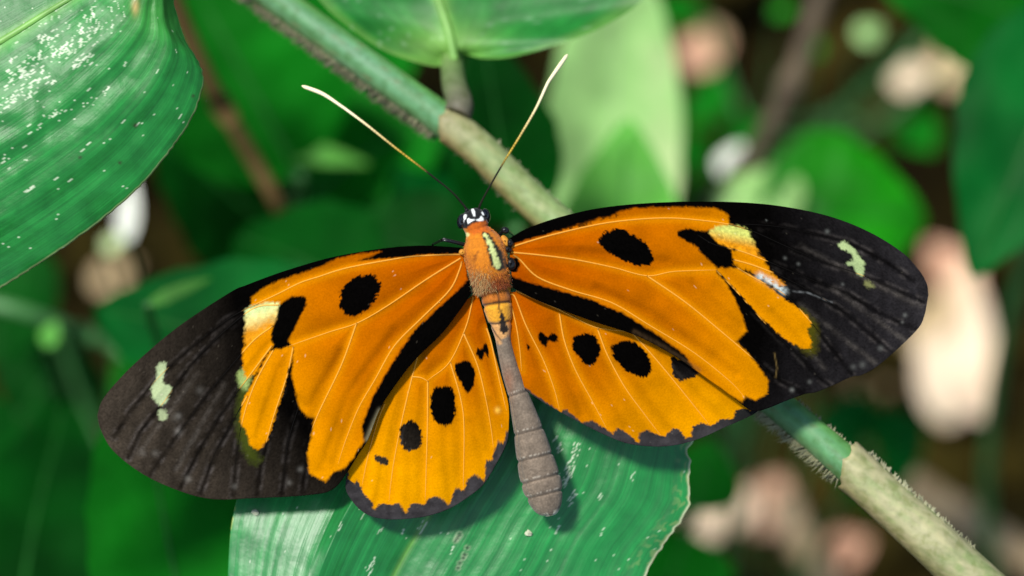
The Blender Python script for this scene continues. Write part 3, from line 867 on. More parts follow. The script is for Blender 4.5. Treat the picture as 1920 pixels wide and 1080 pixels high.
G_perch = leaf_mat('leaf_perch', (0.02, 0.15, 0.05), 0.38, 0.5, 0.08, vcol=True, lines=150, nscale=4)
perch_leaf()
def perch_z(x, y):
    px, py, Z = PERCH
    k = np.argmin((px - x) ** 2 + (py - y) ** 2); return float(Z.ravel()[k])

# small crumbs lying on the perch leaf
M_crumb = plain_mat('crumb', (0.5, 0.52, 0.36), 0.7, 0.2, scale=20)
def crumb(label, x, y, r):
    z = perch_z(x, y) + 0.02
    c = world(x, y, z)
    rs = random.Random(int(x)); V = []
    for i in range(5):
        for j in range(8):
            a = math.pi * (i + 0.3) / 4.6; b = j * math.pi / 4
            q = r * rs.uniform(0.65, 1.2)
            V.append(c + q * (math.sin(a) * math.cos(b) * RIGHT * 1.2 + math.sin(a) * math.sin(b) * UP + math.cos(a) * BACK * 0.6))
    o = mesh_obj('crumb', np.array(V), grid_faces(5, 8, True).tolist() + [list(range(8)), list(range(32, 40))[::-1]], M_crumb, smooth=False)
    tag(o, label, 'crumb')
crumb('pale crumb lying on the perch leaf below the abdomen tip', 990, 1000, 0.032)
crumb('pale crumb on the perch leaf under the left forewing hem', 479, 961, 0.03)

# ------------------------------------------------------------------ the butterfly
ORANGE = np.array([0.40, 0.118, 0.000]); DEEP = np.array([0.30, 0.046, 0.000]); YELLOW = np.array([0.60, 0.245, 0.000]); BLACK = np.array([0.0012, 0.0010, 0.0009])
GREY = np.array([0.021, 0.019, 0.020]); PALE = np.array([0.60, 0.72, 0.30]); VEINC = np.array([0.80, 0.38, 0.05])
C3 = lambda p: crop(940, 360, 2.16, p)
C4 = lambda p: crop(1260, 360, 2.077, p)
C5 = lambda p: crop(640, 640, 3.085, p)
C2 = lambda p: crop(620, 440, 1.928, p)
C1 = lambda p: crop(160, 420, 2.0, p)
B5 = lambda p: crop(780, 360, 3.6, p)

def over(col, mask, c):
    return col * (1 - mask[..., None]) + np.asarray(c) * mask[..., None]
def pmask(x, y, poly, soft=1.5, rag=2.5, seed=0, smooth=True):
    q = catmull(poly, max(24, len(poly) * 5), True)[:-1] if smooth else poly
    d = poly_sd(x, y, q)
    d = d + (vnoise(x / 3.2, y / 3.2, seed) - 0.5) * rag * 1.6 + (vnoise(x / 8, y / 8, seed + 5) - 0.5) * rag
    return np.clip(0.5 - d / (2 * soft), 0, 1)

WING = {}
WING['RF'] = dict(
    lead=[(953, 449), (990, 428), (1050, 407), (1120, 391), (1200, 382), (1300, 378), (1400, 380), (1480, 389), (1560, 407), (1630, 435), (1690, 472), (1723, 506), (1738, 532), (1741, 553)],
    trail=[(962, 540), (1000, 560), (1037, 575), (1110, 602), (1190, 628), (1255, 661), (1310, 698), (1380, 749), (1403, 767), (1420, 771), (1444, 764), (1473, 752), (1509, 739), (1531, 735), (1565, 721), (1598, 706), (1613, 704), (1637, 692), (1671, 665), (1719, 619), (1733, 593), (1741, 553)],
    veins=[[(958, 464), (972, 459), (1033, 441), (1125, 420), (1199, 411), (1264, 409), (1333, 415), (1367, 420), (1415, 421), (1472, 427), (1540, 442), (1590, 454), (1660, 490), (1712, 526)],
           [(1367, 420), (1415, 435), (1468, 459), (1540, 490), (1611, 514), (1660, 535), (1732, 566)],
           [(1307, 440), (1341, 459), (1396, 473), (1468, 502), (1530, 528), (1588, 550), (1650, 588), (1715, 616)],
           [(958, 473), (1010, 478), (1079, 487), (1148, 501), (1213, 517), (1264, 509), (1343, 506)],
           [(1343, 507), (1380, 545), (1420, 590), (1460, 632), (1500, 668), (1540, 712), (1555, 722)],
           [(1375, 498), (1419, 524), (1472, 553), (1517, 600), (1560, 655), (1597, 702)],
           [(1373, 486), (1420, 500), (1490, 530), (1577, 581), (1630, 625), (1671, 660)],
           [(1213, 517), (1287, 568), (1366, 633), (1420, 679), (1465, 715), (1505, 736)],
           [(962, 478), (975, 487), (1009, 520), (1074, 545), (1148, 568), (1218, 610), (1301, 661), (1370, 716), (1396, 745)]],
    folds=[[(1090, 470), (1250, 490)], [(1300, 530), (1390, 610)], [(1120, 540), (1230, 590), (1380, 700)], [(1450, 585), (1545, 690)], [(1500, 570), (1640, 680)], [(1560, 540), (1700, 640)], [(1500, 460), (1725, 575)]],
    root=(958, 490), span=790.0)
WING['LF'] = dict(
    lead=[(866, 465), (800, 461), (750, 463), (697, 469), (630, 481), (586, 492), (519, 513), (463, 534), (430, 549), (335, 612), (260, 675), (220, 715), (192, 750), (182, 779)],
    trail=[(884, 550), (860, 585), (827, 627), (779, 674), (740, 724), (712, 768), (690, 824), (672, 852), (653, 882), (634, 909), (615, 922), (590, 927), (546, 931), (476, 934), (399, 936), (335, 920), (268, 889), (213, 846), (189, 806), (182, 779)],
    veins=[[(864, 477), (800, 479), (750, 484), (652, 502), (597, 519), (563, 530), (519, 552), (474, 573), (425, 600), (360, 650), (300, 705), (240, 775), (214, 820)],
           [(522, 572), (486, 574), (455, 592), (400, 640), (353, 690), (310, 750), (262, 810), (240, 858)],
           [(512, 611), (476, 638), (430, 690), (393, 734), (344, 800), (300, 860), (280, 890)],
           [(864, 484), (801, 523), (724, 575), (669, 606), (619, 622), (552, 645), (537, 650)],
           [(514, 654), (483, 709), (461, 766), (447, 830), (436, 928)],
           [(510, 648), (460, 715), (412, 780), (370, 850), (338, 914)],
           [(464, 742), (436, 791), (402, 852), (376, 924)],
           [(550, 650), (538, 705), (510, 791), (489, 873), (482, 926)],
           [(669, 605), (640, 685), (595, 780), (577, 835), (566, 922)],
           [(560, 762), (540, 830), (528, 924)],
           [(866, 490), (862, 505), (843, 544), (791, 596), (740, 648), (703, 712), (672, 766), (647, 829), (634, 870)]],
    folds=[[(800, 540), (700, 600)], [(640, 660), (580, 760)], [(740, 620), (650, 740), (600, 880)], [(520, 690), (480, 820)], [(420, 720), (330, 880)], [(370, 700), (260, 850)]],
    root=(870, 490), span=700.0)
WING['RH'] = dict(
    lead=[(948, 548), (985, 548), (1037, 556), (1110, 582), (1190, 606), (1255, 642), (1330, 694), (1390, 742), (1424, 765)],
    trail=[(943, 560), (942, 620), (952, 680), (972, 718), (1000, 742), (1033, 763), (1079, 788), (1125, 811), (1171, 830), (1218, 837), (1264, 835), (1310, 823), (1357, 802), (1394, 786), (1417, 774), (1424, 765)],
    veins=[C3([(35, 415), (55, 425), (100, 540), (170, 680), (215, 800), (235, 880)]), C3([(32, 430), (60, 540), (75, 640), (82, 725)]),
           C3([(235, 490), (255, 600), (300, 720), (370, 850), (425, 955)]), C3([(390, 555), (430, 660), (500, 790), (580, 900), (645, 985)]),
           C3([(530, 570), (620, 670), (720, 790), (840, 940)]), C3([(60, 400), (210, 465), (300, 510), (390, 550), (530, 568), (620, 600)])],
    folds=[C3([(800, 735), (880, 810), (960, 880)]), C3([(470, 690), (560, 800), (680, 960)]), C3([(350, 700), (420, 820), (500, 950)]), C3([(180, 620), (280, 800), (320, 900)]), C3([(650, 660), (800, 830), (900, 920)])],
    root=(950, 556), span=520.0)
WING['LH'] = dict(
    lead=[(888, 552), (855, 580), (815, 620), (765, 672), (722, 728), (692, 790), (664, 850), (651, 884)],
    trail=[(897, 556), (910, 600), (921, 640), (941, 711), (953, 757), (954, 796), (950, 830)] + C5([(890, 720), (820, 830), (720, 910), (620, 970), (500, 1010), (400, 1025), (280, 1030), (180, 1015), (110, 975), (60, 920), (25, 850)]) + [(651, 884)],
    veins=[C2([(515, 225), (490, 330), (430, 460), (350, 527)]), C5([(500, 228), (498, 500), (485, 920)]), C5([(410, 205), (460, 210), (500, 230)]),
           C5([(440, 90), (410, 205), (350, 460), (300, 720), (275, 925)]), C5([(630, 120), (690, 330), (710, 500), (705, 860)]),
           C2([(480, 355), (530, 470), (560, 590), (580, 700), (588, 770)]), C5([(840, -80), (870, 20), (920, 250), (955, 400)]), C5([(250, 360), (210, 460), (160, 640), (120, 830)])],
    folds=[C5([(595, 500), (600, 700), (630, 930)]), C5([(385, 640), (380, 960)]), C5([(230, 720), (195, 950)]), C5([(750, 470), (800, 650), (830, 790)]), C5([(860, 350), (900, 560)])],
    root=(888, 556), span=400.0)

def wing_height(w, x, y):
    W = WING[w]
    r = np.hypot(x - W['root'][0], y - W['root'][1])
    rr = r / W['span']
    if w == 'RF': z = 0.13 + 0.05 * rr - 0.55 * rr ** 1.4 + 0.00008 * (540 - y)
    elif w == 'LF': z = 0.13 + 0.02 * rr - 0.62 * rr ** 1.7 + 0.00010 * (600 - y)
    elif w == 'RH': z = 0.05 - 0.04 * rr - 0.34 * rr ** 1.4 - 0.00012 * (y - 600)
    else: z = 0.055 - 0.03 * rr - 0.26 * rr ** 1.7 - 0.00012 * (y - 560)
    dmin = np.full(x.shape, 1e9)
    for v in W['veins']: dmin = np.minimum(dmin, seg_dist(x, y, v))
    z = z + 0.006 * np.exp(-(dmin / 4.0) ** 2) + 0.034 * (1 - np.exp(-(dmin / 20.0) ** 2))
    for f in W['folds']: z = z - 0.017 * np.exp(-(seg_dist(x, y, f) / 9.0) ** 2)
    return z + 0.02 * (fbm(x / 70, y / 70, 31) - 0.5)

def paint_wing(w, x, y):
    W = WING[w]
    r = np.hypot(x - W['root'][0], y - W['root'][1]) / W['span']
    col = np.ones(x.shape + (1,)) * ORANGE
    col = over(col, np.clip((r - 0.42) * 2.0, 0, 1), YELLOW)
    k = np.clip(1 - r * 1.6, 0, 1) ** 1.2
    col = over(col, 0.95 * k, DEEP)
    mott = fbm(x / 40, y / 40, 3)
    col = col * (0.80 + 0.40 * mott)[..., None]
    dv = np.full(x.shape, 1e9); df = np.full(x.shape, 1e9)
    for v_ in W['veins']: dv = np.minimum(dv, seg_dist(x, y, v_))
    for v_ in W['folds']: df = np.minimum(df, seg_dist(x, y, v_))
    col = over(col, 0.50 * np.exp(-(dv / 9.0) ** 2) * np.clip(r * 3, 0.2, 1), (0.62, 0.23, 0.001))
    col = col * (1 - 0.13 * np.exp(-(df / 6.0) ** 2) * (0.4 + 0.8 * fbm(x / 14, y / 14, 8)))[..., None]  # fold shading painted into the orange
    g = fbm(x / 18, y / 60, 13); g2 = vnoise(x / 2.2, y / 2.2, 21)
    dist = np.clip((r - 0.62) * 2.6, 0, 1)
    dark = np.ones(x.shape + (1,)) * BLACK
    breakup = np.clip(fbm(x / 10, y / 10, 19) * 1.6 - 0.4, 0, 1)
    tip_sheen = GREY if w[0] == 'R' else np.array([0.040, 0.031, 0.022])
    dark = over(dark, dist * (0.45 + 0.75 * g) * (1 - (0.35 + 0.6 * fbm(x / 25, y / 25, 47)) * np.exp(-(dv / 6.5) ** 2)), tip_sheen)  # tip sheen and dark vein valleys painted into the black
    streak = np.exp(-(df / 5.0) ** 2) * (0.3 + breakup) * np.clip((r - 0.5) * 2.4, 0, 1)  # paler streaks along the folds, broken up by noise
    dark = over(dark, 0.45 * np.clip(streak, 0, 1), (0.085, 0.074, 0.062))
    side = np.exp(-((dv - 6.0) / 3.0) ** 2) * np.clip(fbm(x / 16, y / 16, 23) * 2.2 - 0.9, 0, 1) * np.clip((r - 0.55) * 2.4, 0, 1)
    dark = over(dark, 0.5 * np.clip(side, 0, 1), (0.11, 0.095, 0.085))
    dark = dark * (0.65 + 0.7 * g2)[..., None]
    def blk(poly, **k_):
        nonlocal col
        m = pmask(x, y, poly, **k_)
        col = col * (1 - m[..., None]) + dark * m[..., None]
    if w == 'RF':
        orange = col.copy(); col = dark.copy()
        def org(poly, c=None, **k_):
            nonlocal col
            m = pmask(x, y, poly, **k_)
            cc = orange if c is None else orange * 0 + np.asarray(c)
            col = col * (1 - m[..., None]) + cc * m[..., None]
        # greenish fringe of the finger, then orange fields
        org([(1500, 580), (1528, 605), (1532, 622), (1530, 660), (1512, 662), (1495, 640)], (0.05, 0.045, 0.004), soft=7, rag=4)
        org([(952, 462), (968, 456), (1033, 437), (1093, 418), (1125, 408), (1144, 406), (1160, 398), (1190, 390), (1264, 388), (1338, 390), (1354, 396), (1366, 404), (1367, 417), (1366, 423), (1340, 430), (1300, 437), (1310, 470), (1343, 500),
             (1344, 511), (1361, 530), (1378, 560), (1390, 590), (1401, 620), (1380, 640), (1400, 660), (1420, 684), (1440, 714), (1439, 738), (1416, 751), (1398, 742), (1390, 752), (1370, 742), (1310, 699), (1300, 690), (1283, 664), (1236, 630), (1171, 588), (1102, 560), (1033, 541), (985, 527), (955, 515)], soft=2.2, rag=1.7, seed=2, smooth=False)
        org([(1374, 471), (1420, 478), (1437, 494), (1446, 511), (1472, 532), (1455, 537), (1415, 512), (1377, 496)], soft=2.2, rag=3, seed=3)
        org([(1346, 507), (1376, 502), (1428, 528), (1467, 557), (1512, 591), (1520, 608), (1514, 620), (1522, 646), (1510, 655), (1467, 631), (1419, 587), (1385, 549)], soft=1.6, rag=2.6, seed=4)
        # pale patch beyond the bar, yellow to orange
        m = pmask(x, y, [(1331, 432), (1367, 422), (1403, 432), (1408, 447), (1422, 472), (1413, 478), (1365, 463), (1341, 452)], 2.6, 3.0, 5)
        t = np.clip((y - 428 - (x - 1340) * 0.22) / 22, 0, 1)[..., None]
        pc = (np.array([0.46, 0.48, 0.11]) * (1 - t) + np.array([0.60, 0.23, 0.006]) * t) * (0.7 + 0.6 * vnoise(x / 3, y / 3, 3))[..., None]
        col = col * (1 - m[..., None]) + pc * m[..., None]
        # bluish shine on the scales, painted as pale colour
        sh = np.exp(-(seg_dist(x, y, [(1424, 517), (1448, 530), (1470, 546)]) / 6) ** 2) * (vnoise(x / 3, y / 3, 9) * 1.3)
        col = over(col, np.clip(sh, 0, 0.85), (0.50, 0.58, 0.56))
        sh = np.exp(-(seg_dist(x, y, [(1488, 546), (1515, 549), (1560, 567)]) / 1.6) ** 2); col = over(col, 0.35 * sh * vnoise(x / 5, y / 5, 2), (0.35, 0.37, 0.36))
        sh = np.exp(-(seg_dist(x, y, [(1452, 662), (1457, 690), (1454, 708)]) / 1.2) ** 2); col = over(col, 0.3 * sh, (0.30, 0.20, 0.06))
        blk([(1271, 436), (1283, 429), (1312, 433), (1331, 440), (1345, 455), (1371, 471), (1374, 499), (1354, 501), (1343, 485), (1310, 464), (1278, 448)], rag=2, seed=6)
        blk([(1127, 441), (1144, 432), (1167, 430), (1199, 448), (1220, 469), (1222, 492), (1208, 499), (1181, 494), (1148, 478), (1127, 460)], soft=1.0, rag=4.0, seed=7)
        m = pmask(x, y, [(1020, 428), (1060, 415), (1110, 405), (1160, 401), (1120, 412), (1060, 428)], 3, 8, 8); col = over(col, 0.8 * m, BLACK)
        m = pmask(x, y, [(1573, 457), (1585, 453), (1595, 462), (1609, 475), (1619, 492), (1619, 514), (1609, 514), (1597, 499), (1587, 495), (1598, 487), (1595, 475), (1576, 465)], 2, 3, 10)
        col = over(col, 0.9 * m, (0.36, 0.46, 0.20))
        m = pmask(x, y, [(1621, 528), (1632, 528), (1638, 538), (1626, 539)], 3, 3, 11); col = over(col, 0.7 * m, (0.22, 0.23, 0.08))
        for (a, b, s_, q) in ((1697, 591, 4, .5), (1692, 604, 3, .35), (1485, 731, 4, .6), (1651, 653, 5, .35), (1518, 716, 4, .35), (1600, 688, 5, .3), (1617, 684, 6, .3), (1551, 434, 4, .5), (1437, 413, 1.6, .6), (1472, 484, 3, .4), (1497, 495, 3, .4), (1580, 533, 3, .4)):
            col = over(col, 0.35 * q * np.exp(-((x - a) ** 2 + (y - b) ** 2) / s_ ** 2), (0.42, 0.43, 0.38))
        m = np.exp(-(seg_dist(x, y, [(1190, 622), (1236, 645), (1262, 662), (1311, 694)]) / 4.5) ** 2) * (0.4 + 0.7 * vnoise(x / 4, y / 4, 5)); col = over(col, np.clip(m, 0, 0.8) * 0.5, (0.06, 0.035, 0.016))
        blk([(958, 486), (968, 484), (974, 495), (970, 508), (958, 510), (950, 497)], soft=1.5, rag=3, seed=12)
    elif w == 'LF':
        orange = col.copy(); col = dark.copy()
        def org(poly, c=None, **k_):
            nonlocal col
            m = pmask(x, y, poly, **k_)
            cc = orange if c is None else orange * 0 + np.asarray(c)
            col = col * (1 - m[..., None]) + cc * m[..., None]
        org([(448, 740), (470, 700), (480, 840), (492, 860), (470, 868), (446, 815)], (0.035, 0.045, 0.006), soft=7, rag=4)
        org([(448, 700), (462, 690), (470, 705), (462, 730), (448, 720)], (0.26, 0.34, 0.10), soft=5, rag=3)
        org([(470, 572), (471, 558), (497, 538), (530, 524), (603, 499), (630, 485), (674, 476), (716, 471), (696, 480), (672, 489), (720, 485), (800, 478), (866, 476),
             (874, 500), (876, 526), (827, 573), (776, 620), (734, 683), (698, 745), (678, 800), (682, 826), (660, 862), (648, 876), (640, 880), (625, 884), (610, 904), (596, 896), (580, 888), (576, 850), (584, 816), (590, 782), (577, 781), (562, 767), (557, 745), (547, 702), (551, 652), (540, 640), (575, 570), (570, 557), (548, 556), (524, 571), (514, 569), (486, 571)], soft=2.2, rag=1.7, seed=2, smooth=False)
        org([(505, 662), (527, 654), (551, 650), (540, 700), (522, 760), (505, 815), (488, 842), (470, 836), (461, 806), (450, 790), (459, 745), (478, 710)], soft=1.8, rag=2.6, seed=4)
        org([(457, 650), (480, 630), (510, 611), (517, 640), (495, 672), (478, 702), (460, 706), (456, 675)], soft=2, rag=2.6, seed=3)
        m = pmask(x, y, [(461, 583), (486, 571), (514, 569), (524, 573), (519, 596), (512, 609), (463, 645), (458, 629), (461, 609)], 3.2, 3.2, 5)
        t = np.clip((y - 582 + (x - 490) * 0.35 + 16 * (fbm(x / 8, y / 8, 6) - 0.5)) / 36, 0, 1)[..., None]
        pc = (np.array([0.50, 0.58, 0.24]) * (1 - t) + np.array([0.62, 0.24, 0.008]) * t) * (0.75 + 0.5 * fbm(x / 6, y / 6, 3))[..., None]
        col = col * (1 - m[..., None]) + pc * m[..., None]
        blk([(523, 575), (546, 560), (561, 555), (573, 559), (572, 571), (559, 600), (543, 629), (537, 638), (540, 647), (523, 654), (517, 650), (508, 633), (512, 613), (521, 596)], rag=2, seed=6)
        blk([(637, 547), (657, 527), (670, 517), (703, 517), (706, 529), (714, 533), (710, 549), (697, 571), (674, 589), (659, 593), (643, 584), (637, 571), (639, 560)], soft=1.0, rag=4.0, seed=7)
        m = pmask(x, y, [(295, 684), (312, 681), (308, 700), (304, 716), (320, 724), (317, 742), (302, 761), (284, 736), (292, 712)], 2.5, 3, 10); col = over(col, 0.9 * m, (0.38, 0.46, 0.24))
        m = pmask(x, y, [(299, 770), (312, 769), (312, 786), (298, 786)], 2.5, 3, 11); col = over(col, 0.8 * m, (0.32, 0.38, 0.20))
        for (a, b, s_, q) in ((353, 898, 6, .4), (335, 780, 5, .3), (333, 808, 6, .35), (375, 732, 7, .18), (291, 850, 6, .25), (440, 912, 5, .25), (542, 905, 5, .3), (563, 880, 5, .35), (268, 850, 6, .2), (330, 782, 9, .15)):
            col = over(col, 0.45 * q * np.exp(-((x - a) ** 2 + (y - b) ** 2) / s_ ** 2), (0.40, 0.38, 0.33))
        # grey frayed hem at the end of the black band
        m = np.exp(-(seg_dist(x, y, [(712, 770), (700, 795), (688, 824)]) / 4.5) ** 2); col = over(col, 0.75 * m, (0.16, 0.14, 0.08))
    else:
        if w == 'RH':
            inner = C3([(-60, 600), (-60, 790), (80, 780), (110, 803), (180, 850), (240, 890), (265, 880), (290, 905), (330, 935), (350, 930), (365, 925), (420, 958), (450, 978), (470, 955), (510, 975), (555, 1018), (560, 975), (590, 965), (640, 985), (665, 990), (690, 958), (720, 960), (745, 998), (770, 990), (775, 950), (810, 935), (850, 947), (890, 920), (940, 917), (950, 885), (975, 875), (1010, 885), (1060, 800), (800, 500), (300, 380), (-60, 340)])
            spots = [C3([(150, 575), (165, 570), (185, 588), (205, 570), (225, 580), (225, 605), (205, 610), (190, 605), (180, 628), (155, 605)]), C3([(290, 600), (305, 580), (350, 572), (385, 590), (400, 640), (390, 675), (360, 705), (320, 675), (290, 640)]),
                     C3([(445, 640), (475, 610), (530, 605), (575, 640), (605, 690), (605, 725), (580, 750), (520, 730), (470, 690)]), C3([(685, 690), (698, 668), (750, 690), (800, 728), (785, 750), (735, 762), (700, 748)]), C3([(103, 620), (115, 628), (112, 642), (106, 636)])]
            shade = C3([(60, 380), (200, 440), (400, 520), (560, 575), (700, 640)])
        else:
            inner = C5([(45, 700), (40, 800), (75, 822), (90, 800), (110, 840), (130, 880), (180, 935), (190, 978), (215, 945), (240, 935), (290, 945), (330, 935), (375, 995), (400, 945), (430, 935), (480, 945), (510, 910), (550, 895), (590, 920), (625, 948), (640, 900), (660, 850), (710, 862), (730, 800), (770, 770), (800, 790), (830, 805), (835, 690), (870, 690), (890, 620), (905, 578), (940, 590), (950, 530), (985, 500), (1000, 200), (850, -300), (700, -320), (300, 150)])
            spots = [C5([(660, 140), (710, 110), (750, 130), (775, 180), (765, 250), (740, 297), (715, 280), (680, 220), (660, 180)]), C5([(525, 290), (570, 260), (630, 260), (655, 310), (660, 400), (635, 470), (600, 490), (550, 470), (525, 420), (520, 350)]),
                     C5([(345, 500), (400, 455), (440, 480), (465, 540), (460, 600), (430, 625), (380, 635), (345, 590), (340, 540)]), C5([(192, 665), (230, 660), (270, 690), (265, 722), (240, 715), (200, 692)]), C5([(785, 40), (810, 45), (830, 12), (850, 40), (850, 100), (830, 70), (815, 108), (785, 75)])]
        d = poly_sd(x, y, inner) + (vnoise(x / 3, y / 3, 41) - 0.5) * 3.5
        m = np.clip(0.5 + d / 2.4, 0, 1)
        border = np.array([0.032, 0.029, 0.030]) * (0.5 + 0.9 * fbm(x / 9, y / 9, 6))[..., None]
        if w == 'RH':
            kk = np.clip((x - 1330) / 60, 0, 1)[..., None]; border = border * (1 - kk) + 0.012 * kk
        col = col * (1 - m[..., None]) + border * m[..., None]
        for i, s_ in enumerate(spots):
            small = i in (0, 3, 4) if w == 'LH' else i in (0, 4)
            blk(s_, soft=1.0, rag=2.2 if small else 3.4, seed=50 + i)
        if w == 'LH':
            col = over(col, 0.6 * np.exp(-(((x - 933) / 5) ** 2 + ((y - 769) / 5) ** 2)), (0.85, 0.55, 0.08))
    # stray pale scales
    hs = hashn(np.floor(x / 2.6), np.floor(y / 2.6), 77)
    col = over(col, np.where(hs > 0.9988, 0.25, 0.0) * np.clip(col[..., 0] * 4, 0.1, 1), (0.8, 0.7, 0.5))
    return col

M_wing = vcol_mat('wing_scales', 0.6, 0.0, 55, 0.3, 0.0, 0.10)
M_vein = vcol_mat('wing_vein', 0.6, 0.06, 40, 0.05, 0.0, 0.05)
bf_base = world(930, 520, -0.9)
butterfly = thing('butterfly', 'orange and black spotted butterfly with wings spread flat on the broad perch leaf', 'butterfly', bf_base)
def build_wing(w, name, label, nu, nv, vr):
    W = WING[w]
    A, B = catmull(W['lead'], nu), catmull(W['trail'], nu)
    v = np.linspace(0, 1, nv)[None, :]
    px = A[:, 0:1] * (1 - v) + B[:, 0:1] * v; py = A[:, 1:2] * (1 - v) + B[:, 1:2] * v
    Z = wing_height(w, px, py)
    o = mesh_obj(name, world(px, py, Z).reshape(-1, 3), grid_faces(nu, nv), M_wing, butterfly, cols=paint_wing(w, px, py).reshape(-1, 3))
    solid(o, 0.012)
    o['label'] = label
    for vn in W['veins']:
        c = catmull(vn, 60); n = 60
        z = wing_height(w, c[:, 0], c[:, 1])
        r = vr * np.linspace(1.25, 0.55, n) * K
        pc = paint_wing(w, c[:, 0], c[:, 1])
        lum = pc[:, 0:1]
        tt = np.clip((lum - 0.05) / 0.25, 0, 1)
        tk = np.convolve(np.pad(tt[:, 0], 4, mode='edge'), np.ones(9) / 9, 'valid')
        r = r * (0.7 + 0.3 * tk); r[-6:] *= np.linspace(1, 0.3, 6)
        v_, f_ = tube(world(c[:, 0], c[:, 1], z - 0.003 * (1 - tk)), r, 6, 0.9)
        vc = (pc * 0.35 + VEINC * 0.65) * tt + np.array([0.003, 0.0025, 0.002]) * (1 - tt)
        mesh_obj('vein', v_, f_, M_vein, o, cols=np.repeat(vc, 6, 0))
    return o
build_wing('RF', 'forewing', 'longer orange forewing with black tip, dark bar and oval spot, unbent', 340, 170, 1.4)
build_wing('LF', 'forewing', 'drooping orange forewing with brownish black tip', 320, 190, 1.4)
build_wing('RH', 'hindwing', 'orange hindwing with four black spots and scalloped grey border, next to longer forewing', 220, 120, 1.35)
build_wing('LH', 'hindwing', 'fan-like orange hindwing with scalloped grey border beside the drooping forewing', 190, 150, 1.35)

# ---- body: one continuous surface, head to abdomen tip
AX = [  # px, py, z, half width px, half height px
    (886, 391, 0.10, 5, 6), (887, 395, 0.10, 15, 14), (888, 403, 0.10, 23, 20), (890, 414, 0.09, 26, 23), (892, 424, 0.09, 24, 22), (894, 431, 0.09, 22, 20), (897, 438, 0.10, 25, 24), (901, 447, 0.11, 31, 29), (906, 462, 0.13, 38, 37), (911, 482, 0.14, 39, 41), (916, 505, 0.14, 36, 40), (920, 525, 0.12, 33, 36), (924, 542, 0.09, 30, 31),
    (927, 551, 0.07, 27, 27), (930, 560, 0.07, 27, 27), (932, 570, 0.06, 27, 27), (934, 580, 0.05, 26, 27), (937, 596, 0.04, 23, 25), (940, 612, 0.03, 19, 22), (943, 632, 0.01, 15, 20), (947, 654, -0.01, 14.5, 19), (957, 695, -0.05, 16, 20), (972, 740, -0.10, 19, 22), (982, 775, -0.15, 23, 25), (991, 808, -0.19, 27.5, 28), (1003, 858, -0.25, 33.5, 32), (1012, 893, -0.29, 36.5, 33), (1018, 915, -0.31, 36, 32), (1023, 935, -0.33, 32, 28), (1028, 952, -0.34, 25, 22), (1031, 962, -0.345, 17, 15), (1032, 967, -0.345, 8, 7)]
AX_L = catmull(np.array(AX, float), 420)
